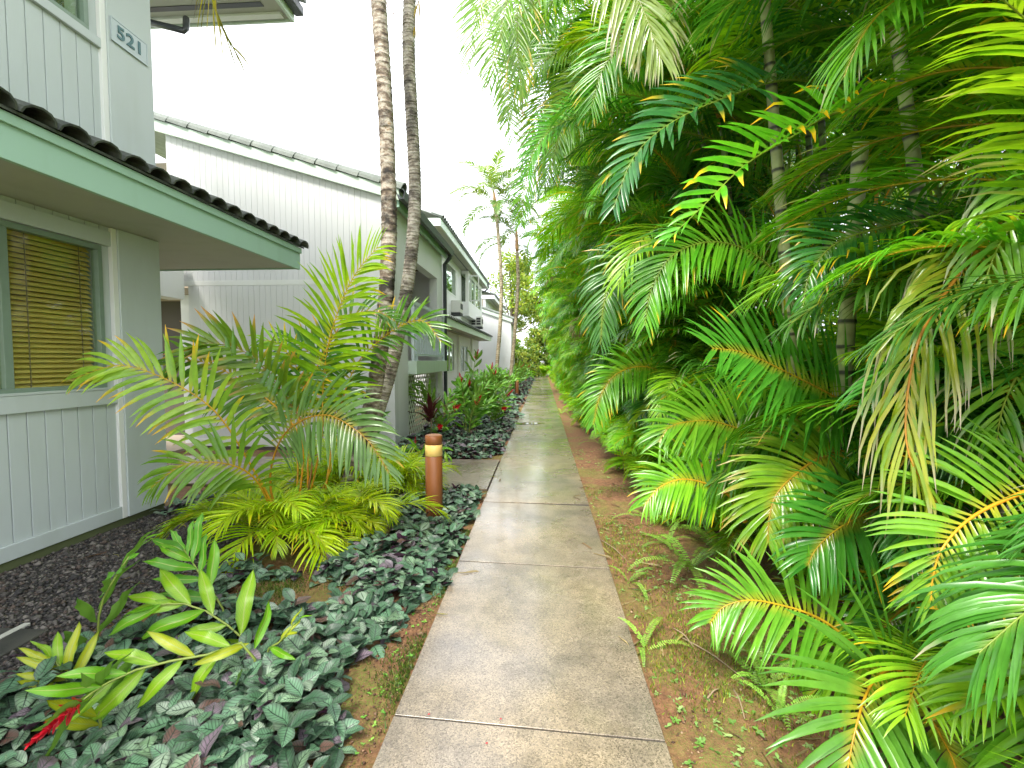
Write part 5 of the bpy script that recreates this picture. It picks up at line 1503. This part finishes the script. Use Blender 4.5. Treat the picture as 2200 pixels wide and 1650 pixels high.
ginger_bush(-2.05, 9.2, 'ginger bush beside the lattice, nearest in the second bed', 6, 21, .28, [(945, 918, 8.6), (975, 880, 8.8)])
ginger_bush(-1.55, 9.6, 'ginger bush with low red flowers in the middle of second bed', 7, 22, .27, [(1022, 868, 9.4), (992, 822, 9.9)])
ginger_bush(-1.75, 11.0, 'tall ginger bush with a high red flower spike by the downspout', 7, 23, .33, [(1022, 772, 10.8), (1008, 830, 10.6)])
ginger_bush(-1.2, 11.2, 'ginger bush with red flowers at the path edge of second bed', 6, 24, .27, [(1050, 842, 11.0), (1087, 852, 11.2), (1080, 880, 10.6)])
ginger_bush(-1.6, 14.0, 'ginger bush with a red spike just past the second side path', 6, 25, .33, [(1062, 806, 13.6), (1056, 795, 14.2)])
ginger_bush(-1.9, 16.2, 'ginger bush behind the red spike near the long house', 6, 26, .34, [(1040, 822, 16.0)])
ginger_bush(-1.5, 18.2, 'ginger bush at the foot of the far slim palms', 6, 27, .36, [(1087, 815, 18.0)])
ginger_bush(-1.6, 22.5, 'ginger bush beyond the second bollard', 6, 28, .42, [(1118, 790, 22.3)])
ginger_bush(-1.5, 27.0, 'ginger bush far along the bed by the long house', 6, 29, .46, [(1133, 790, 26.5)])
ginger_bush(-1.5, 31.0, 'ginger bush in front of the far low wing', 6, 30, .5, [(1123, 783, 30.5)])
g0 = empty('red_ginger', tuple(at(890, 980, GZ, 2)), 'lone red ginger flower in the ground cover left of bollard', 'ginger plant')
ginger_stem(g0, [np.array([0, 0, 0.0]), np.array([0, 0, .12]), np.array([0.01, 0, .2])], 3, .12, [0], random.Random(5), 1.1)
g1 = empty('red_ginger', tuple(at(770, 985, GZ, 2)), 'dark leaved ginger behind the young palm by the gable wall', 'ginger plant')
rs = random.Random(77)
for (dx, dy, h) in ((-.5, .1, 1.3), (-.2, 0, .9), (.2, .2, .8), (-.8, .3, 1.1)):
    ginger_stem(g1, [np.array([dx * .3, dy, 0]), np.array([dx * .6, dy, h * .6]), np.array([dx, dy, h])], 8, .34, [4, 4, 0], rs, None, .01)

# ti plant with maroon sword leaves
ti = empty('ti_plant', (-2.2, 9.05, GZ), 'maroon ti plant with sword leaves in front of the lattice', 'ti plant')
MB().tube([(0, 0, 0), (.02, .02, .4), (0, .03, .62)], [.018, .016, .014], 8).obj('stem', M['twig'], ti, smooth=True)
V_, F_, U_ = leaf_arrays(.17, 6, .4, .2, 'sword', 91)
TI = raw_mesh('leaf', V_, F_, M['ti'], col=np.tile(np.array((.13, .02, .022)), (len(V_), 1)), uv=U_, smooth=True)
for i in range(17):
    a = i * 2.399; el = 1.35 - .06 * i
    d = np.array([math.cos(a) * math.cos(el), math.sin(a) * math.cos(el), math.sin(el)])
    place('leaf', TI, ti, (0, .03, .60 - .012 * i), d, (-math.cos(a) * math.sin(el), -math.sin(a) * math.sin(el), math.cos(el)), random.uniform(.42, .55))

# ------------------------------------------------------------------ ferns, weeds, moss tufts, twigs on the soil strip
FERN = [frond_mesh(arch(.42 + .08 * i, [70, 58, 45, 35, 25][i], 60 + 12 * i, .2 * (i % 2 - .5)), L=.045, n=30, w=.018, stalk=.08, a0=85, a1=65, v0=5, droop=.1, segs=2, cols=((.18, .42, .05), (.32, .56, .09)), rach=(.3, .42, .1), ptip=0, rr=.0025, seed=600 + i, jit=.4) for i in range(5)]
FERNP = [((1480, 1225), 9, .95, 'sword fern clump largest of those at the hedge foot'), ((1395, 1118), 7, .7, 'sword fern between path and hedge beside the small fan frond'),
         ((1540, 1190), 8, .9, 'upright sword fern against the hedge behind the largest fern'), ((1355, 1255), 4, .45, 'tiny fern sprout close to the path slab'),
         ((1380, 1400), 4, .5, 'low fern sprout at the path edge in the foreground'), ((1290, 955), 6, .8, 'fern at the hedge foot midway along the strip'),
         ((1205, 890), 7, .9, 'pale fern by the path edge far along the strip'), ((1640, 1490), 7, .7, 'fern beneath the large foreground frond'),
         ((1430, 1170), 5, .6, 'small fern left of the upright sword fern'), ((1665, 1545), 4, .5, 'lowest fern sprout near the bottom right fronds')]
for (pp_, nf, sc, lab) in FERNP:
    p = at(pp_[0], pp_[1], GZ, 2)
    r_ = empty('sword_fern', tuple(p), lab, 'fern')
    for i in range(nf):
        link('frond', FERN[random.randrange(5)], r_, loc=(random.uniform(-.02, .02), random.uniform(-.02, .02), 0.005), rot=(0, 0, i * 2.399 + random.uniform(-.3, .3)), scale=sc * random.uniform(.8, 1.15))

def scatter_leaves(name, label, n, region, size, cols, mat, seed, cat, lift=.008, spread=3, flat=.5):
    r = np.random.default_rng(seed)
    V_, F_, U_ = leaf_arrays(.62, 3, .2, .15, 'oval', 4)
    VV, FF, CC, UU = [], [], [], []; off = 0
    for _ in range(n):
        x, y = region(r)
        c = np.array(cols[r.integers(len(cols))]) * r.uniform(.75, 1.2)
        k = r.integers(2, spread + 2)
        h = lift * r.uniform(.3, 2)
        a0 = r.uniform(0, 6.28)
        for j in range(k):
            a = a0 + j * 6.283 / k + r.normal(0, .3); el = r.uniform(0, .9) * flat
            d = np.array([math.cos(a) * math.cos(el), math.sin(a) * math.cos(el), math.sin(el)])
            B_ = basis(d, nrm(np.array([r.normal(0, .2), r.normal(0, .2), 1.0])))
            VV.append(V_ @ B_.T * size * r.uniform(.6, 1.4) + np.array([x, y, GZ + h])); FF.append(F_ + off); off += len(V_)
            CC.append(np.tile(c, (len(V_), 1))); UU.append(U_)
    o = link(name, raw_mesh(name, np.vstack(VV), np.vstack(FF), mat, col=np.vstack(CC), uv=np.vstack(UU), smooth=True))
    return tag(o, label, cat, kind='stuff')
def strip_r(r):
    while True:
        y = 1.3 + 7.5 * r.random() ** 1.6; x = .56 + r.random() * 1.2
        if math.sin(x * 7 + y * 2) + math.sin(y * 5 - x * 3) + r.normal(0, .7) > -.2: return x, y
def strip_l(r):
    y = r.uniform(1.3, 3.9); return -0.70 - abs(r.normal(0, .13)), y
scatter_leaves('weeds', 'tiny light green weeds dotted over the soil right of path', 950, strip_r, .021, [(.20, .36, .10), (.28, .42, .14), (.13, .28, .05)], M['fern'], 71, 'weeds')
scatter_leaves('weeds', 'tiny green clover weeds in the soil left of path', 110, strip_l, .014, [(.14, .33, .04), (.22, .40, .06)], M['fern'], 72, 'weeds')
def moss(name, label, n, region, seed, cols):
    r = np.random.default_rng(seed)
    VV, FF, CC = [], [], []; off = 0
    for _ in range(n):
        x, y = region(r)
        h = r.uniform(.006, .026); a = r.uniform(0, 6.28); w_ = r.uniform(.0015, .004)
        dx, dy = math.cos(a) * w_, math.sin(a) * w_; lx, ly = r.normal(0, .008, 2)
        b = np.array([x, y, GZ + .004])
        VV += [b + [-dx, -dy, 0], b + [dx, dy, 0], b + [lx + dx * .3, ly + dy * .3, h], b + [lx - dx * .3, ly - dy * .3, h]]
        FF.append((off, off + 1, off + 2, off + 3)); off += 4
        c = np.array(cols[r.integers(len(cols))]) * r.uniform(.6, 1.3)
        CC += [c * .9] * 4
    o = link(name, raw_mesh(name, np.array(VV), np.array(FF), M['fern'], col=np.array(CC)))
    return tag(o, label, 'moss', kind='stuff')
def moss_r(r):
    while True:
        y = 1.2 + 4.8 * r.random() ** 1.5; x = .54 + r.random() * 1.1
        if math.sin(x * 4.2 + 1.3 * y) + math.sin(y * 3.7 - x * 2) + r.normal(0, .5) > .15: return x, y
def moss_l(r):
    while True:
        if r.random() < .6: x, y = -0.68 - abs(r.normal(0, .10)), r.uniform(1.3, 4.4)
        else: x, y = r.normal(-1.8, .28), r.normal(3.02, .2)
        if math.sin(x * 9) + math.sin(y * 6) + r.normal(0, .6) > 0: return x, y
moss('moss', 'fine green moss over the soil strip right of path', 24000, moss_r, 73, [(.09, .17, .015), (.16, .26, .02), (.26, .30, .03), (.20, .15, .03)])
moss('moss', 'fine green moss on the soil left of path', 6000, moss_l, 74, [(.06, .13, .015), (.12, .20, .02), (.18, .22, .03)])
# loose crumbs of soil and fallen bits on the strip
def pebbles(name, label, n, region, size, cols, seed, zbase, cat):
    r = np.random.default_rng(seed)
    base = np.array([(1, 0, 0), (0, 1, 0), (-1, 0, 0), (0, -1, 0), (0, 0, 1), (0, 0, -.6)], float)
    fc = np.array([(0, 1, 4), (1, 2, 4), (2, 3, 4), (3, 0, 4), (1, 0, 5), (2, 1, 5), (3, 2, 5), (0, 3, 5)])
    XY = np.array([region(r) for _ in range(n)])
    s = size * np.exp(r.normal(0, .4, n))
    A_ = r.uniform(0, 6.28, n)
    J = base[None] * (1 + r.normal(0, .25, (n, 6, 3))) * s[:, None, None] * np.array([1, .8, .6])[None, None]
    ca, sa = np.cos(A_)[:, None], np.sin(A_)[:, None]
    V_ = np.stack([J[..., 0] * ca - J[..., 1] * sa + XY[:, :1], J[..., 0] * sa + J[..., 1] * ca + XY[:, 1:], J[..., 2] + zbase + s[:, None] * .35], -1)
    F_ = (fc[None] + 6 * np.arange(n)[:, None, None]).reshape(-1, 3)
    cc = np.array(cols)[r.integers(len(cols), size=n)] * r.uniform(.6, 1.4, (n, 1))
    o = link(name, raw_mesh(name, V_.reshape(-1, 3), F_, M['rock'], col=np.repeat(cc, 6, axis=0)))
    return tag(o, label, cat, kind='stuff')
def grav_r(r):
    while True:
        y = 1.6 + 3.7 * r.random() ** 1.1; x = r.uniform(-4.12, -2.45)
        lim = np.interp(y, [1.6, 2.4, 3.2, 4.2, 5.3], [-2.75, -2.55, -2.45, -2.6, -2.9])
        if x < lim and not (y < 2.55 and x < -2.95 and r.random() > .02): return x, y
pebbles('gravel', 'dark volcanic gravel along the wall of house 521', 17000, grav_r, .0115, [(.05, .045, .042), (.09, .08, .072), (.03, .028, .028), (.14, .125, .11), (.075, .055, .045)], 75, GZ + .006, 'gravel')
pebbles('soil_crumbs', 'loose reddish soil crumbs on the strip right of path', 5000, strip_r, .0055, [(.16, .075, .04), (.22, .12, .07), (.08, .04, .022), (.30, .20, .12)], 76, GZ + .004, 'soil')
pebbles('soil_crumbs', 'loose soil crumbs among the moss left of path', 1200, strip_l, .005, [(.16, .075, .04), (.10, .05, .03), (.25, .15, .09)], 77, GZ + .002, 'soil')

TW = [((1292, 1160), (1350, 1208), 'thin pale twig lying beside the slab joint'), ((1465, 1370), (1600, 1460), 'long green-grey stalk lying across the moss'),
      ((1575, 1480), (1600, 1545), 'short reddish twig on the moss in the foreground'), ((1447, 1350), (1490, 1390), 'small dry twig lying on the moss left of the long stalk'),
      ((1520, 1500), (1545, 1480), 'short brown stub of stalk on the moss')]
for (a, b_, lab) in TW:
    p, q = at(a[0], a[1], GZ + .012, 2), at(b_[0], b_[1], GZ + .014, 2)
    mid = (p + q) / 2 + np.array([.01, .015, .006])
    o = MB().tube([tuple(x - p) for x in smooth_curve([p, mid, q], 8)], [.004, .0045, .0045, .004, .004, .0035, .003, .002], 6).obj('twig', M['twig'], smooth=True)
    o.location = tuple(p); tag(o, lab, 'twig')
# fallen dry fibres at the foot of the hedge
r_ = np.random.default_rng(5)
m = MB()
for _ in range(90):
    x, y = r_.uniform(1.5, 2.4), r_.uniform(1.7, 4.5)
    a = r_.uniform(0, 6.28); L_ = r_.uniform(.12, .4)
    m.tube([(x, y, GZ + .02), (x + math.cos(a) * L_ * .5, y + math.sin(a) * L_ * .5, GZ + r_.uniform(.03, .12)), (x + math.cos(a) * L_, y + math.sin(a) * L_, GZ + .02)], [.003, .004, .002], 4)
o = m.obj('leaf_litter', M['dry']); tag(o, 'dry brown fibres and litter under the hedge', 'litter', kind='stuff')
# small red petals on the slabs
for (px_, py_, lab) in ((1043, 1597, 'tiny red petal on the nearest slab'), (924, 1534, 'tiny red petal in the near slab joint, left'), (1078, 1545, 'tiny red petal in the near slab joint, middle'), (1147, 1043, 'small dark seed lying on the junction slab')):
    p = at(px_, py_, .004, 2)
    V_, F_, U_ = leaf_arrays(.6, 3, .3, .2, 'oval', 2)
    me = raw_mesh('petal', V_ * .012, F_, M['red'] if 'red' in lab else M['dry'], smooth=True)
    o = link('petal', me, loc=tuple(p), rot=(0, 0, random.uniform(0, 6))); tag(o, lab, 'petal')

# ------------------------------------------------------------------ trees at the end of the path and beyond the hedge
def tree(x, y, h, rx, label, cols, seed, nleaf=5000, lsz=.32, name='broadleaf_tree', zmin=.42):
    r = np.random.default_rng(seed); rs = random.Random(seed)
    root = empty(name, (x, y, GZ), label, 'tree')
    m = MB()
    m.tube([(0, 0, 0), (.1, 0, h * .25), (-.1, .1, h * .5), (0, 0, h * .8)], [.3, .24, .18, .06], 8)
    cl = []
    for i in range(14):
        a = rs.uniform(0, 6.28); rad = rs.uniform(.2, .85) * rx; z = h * rs.uniform(zmin, .98)
        rad *= 1 - .5 * max(0, (z / h - .6) / .4)
        c = np.array([math.cos(a) * rad, math.sin(a) * rad, z]); cl.append((c, rx * rs.uniform(.28, .48)))
        m.tube([(0, 0, h * .35), tuple(c * [.5, .5, .8]), tuple(c)], [.1, .07, .03], 5)
    link('trunk', raw_mesh('trunk', m.V, m.F, M['bark'], col=np.ones((len(m.V), 3))), root)
    pts = []
    while len(pts) < nleaf:
        c, rr_ = cl[rs.randrange(len(cl))]
        d = nrm(r.normal(0, 1, 3)); pts.append(c + d * rr_ * (r.random() ** .4) * [1, 1, .75])
    pts = np.array(pts); n = len(pts)
    d = nrm(r.normal(0, 1, (n, 3)) + [0, 0, -.2]); s = nrm(np.cross(d, r.normal(0, 1, (n, 3))))
    L_ = (lsz * r.uniform(.6, 1.3, n))[:, None]; W_ = L_ * .3
    V_ = np.stack([pts, pts + d * L_ * .5 + s * W_, pts + d * L_, pts + d * L_ * .5 - s * W_], 1).reshape(-1, 3)
    F_ = np.arange(n * 4).reshape(n, 4)
    c = np.array(cols)[r.integers(len(cols), size=n)] * r.uniform(.7, 1.3, (n, 1))
    link('crown', raw_mesh('crown', V_, F_, M['tree'], col=np.repeat(c, 4, axis=0)), root)
YG = [(.22, .30, .03), (.34, .38, .04), (.14, .24, .03)]
DG = [(.06, .15, .02), (.10, .20, .03), (.16, .24, .03)]
tree(-3.6, 56, 14.0, 4.2, 'yellow green tree rising beyond the end of the path', YG, 1, 7000)
tree(0.5, 60, 12.0, 4.0, 'bright green tree behind the far palms at the path end', YG + DG, 2, 6000)
tree(4.5, 57, 12.5, 4.2, 'green tree behind the far end of the hedge', DG, 3, 5000)
tree(-0.6, 52, 5.0, 2.2, 'rounded green shrub tree closing the path end', DG + YG, 4, 4000, .26)
tree(13, 9, 7.5, 3.2, 'leafy tree on the lawn beyond the hedge at right', DG + YG, 5, 5000)
tree(15, 20, 9.0, 3.6, 'taller leafy tree beyond the hedge farther back', DG, 6, 5000)

for i, (x, y, h, lab) in enumerate(((-3.2, 49.5, 4.2, 'dense green shrub left of the far path end'), (-0.9, 50.5, 3.6, 'low leafy shrub straight across the far path end'), (1.3, 51.0, 4.4, 'leafy shrub right of the far path end behind the hedge'), (-2.0, 45.5, 2.2, 'bright low shrub by the farthest house wall'))):
    tree(x, y, h, 1.9, lab, YG + DG, 40 + i, 3500, .24, 'shrub', .12)

# fallen dry leaflets on soil and slabs
r_ = np.random.default_rng(15)
V_, F_, U_ = leaf_arrays(.09, 4, .4, .12, 'lance', 8)
VV, FF, CC, off = [], [], [], 0
for k_ in range(150):
    if k_ < 110: x_, y_, z_ = r_.uniform(.55, 1.6), 1.4 + 6 * r_.random() ** 1.5, GZ + .012
    elif k_ < 135: x_, y_, z_ = (-.66 + abs(r_.normal(0, .08))) if r_.random() < .5 else (.52 - abs(r_.normal(0, .08))), r_.uniform(2, 14), .003
    else: x_, y_, z_ = r_.uniform(-3.9, -2.8), r_.uniform(2.8, 4.8), GZ + .025
    a_ = r_.uniform(0, 6.28)
    B_ = basis(np.array([math.cos(a_), math.sin(a_), r_.uniform(-.02, .08)]), np.array([r_.normal(0, .3), r_.normal(0, .3), 1.0]))
    VV.append(V_ @ B_.T * r_.uniform(.05, .2) + np.array([x_, y_, z_ + .004])); FF.append(F_ + off); off += len(V_)
    CC.append(np.tile(np.array([(.30, .20, .10), (.42, .33, .16), (.16, .09, .05), (.40, .36, .10)][r_.integers(4)]) * r_.uniform(.7, 1.2), (len(V_), 1)))
o = link('fallen_leaves', raw_mesh('fallen_leaves', np.vstack(VV), np.vstack(FF), M['fern'], col=np.vstack(CC), smooth=True))
tag(o, 'scattered dry brown leaflets fallen on soil, gravel and path edges', 'fallen leaves', kind='stuff')
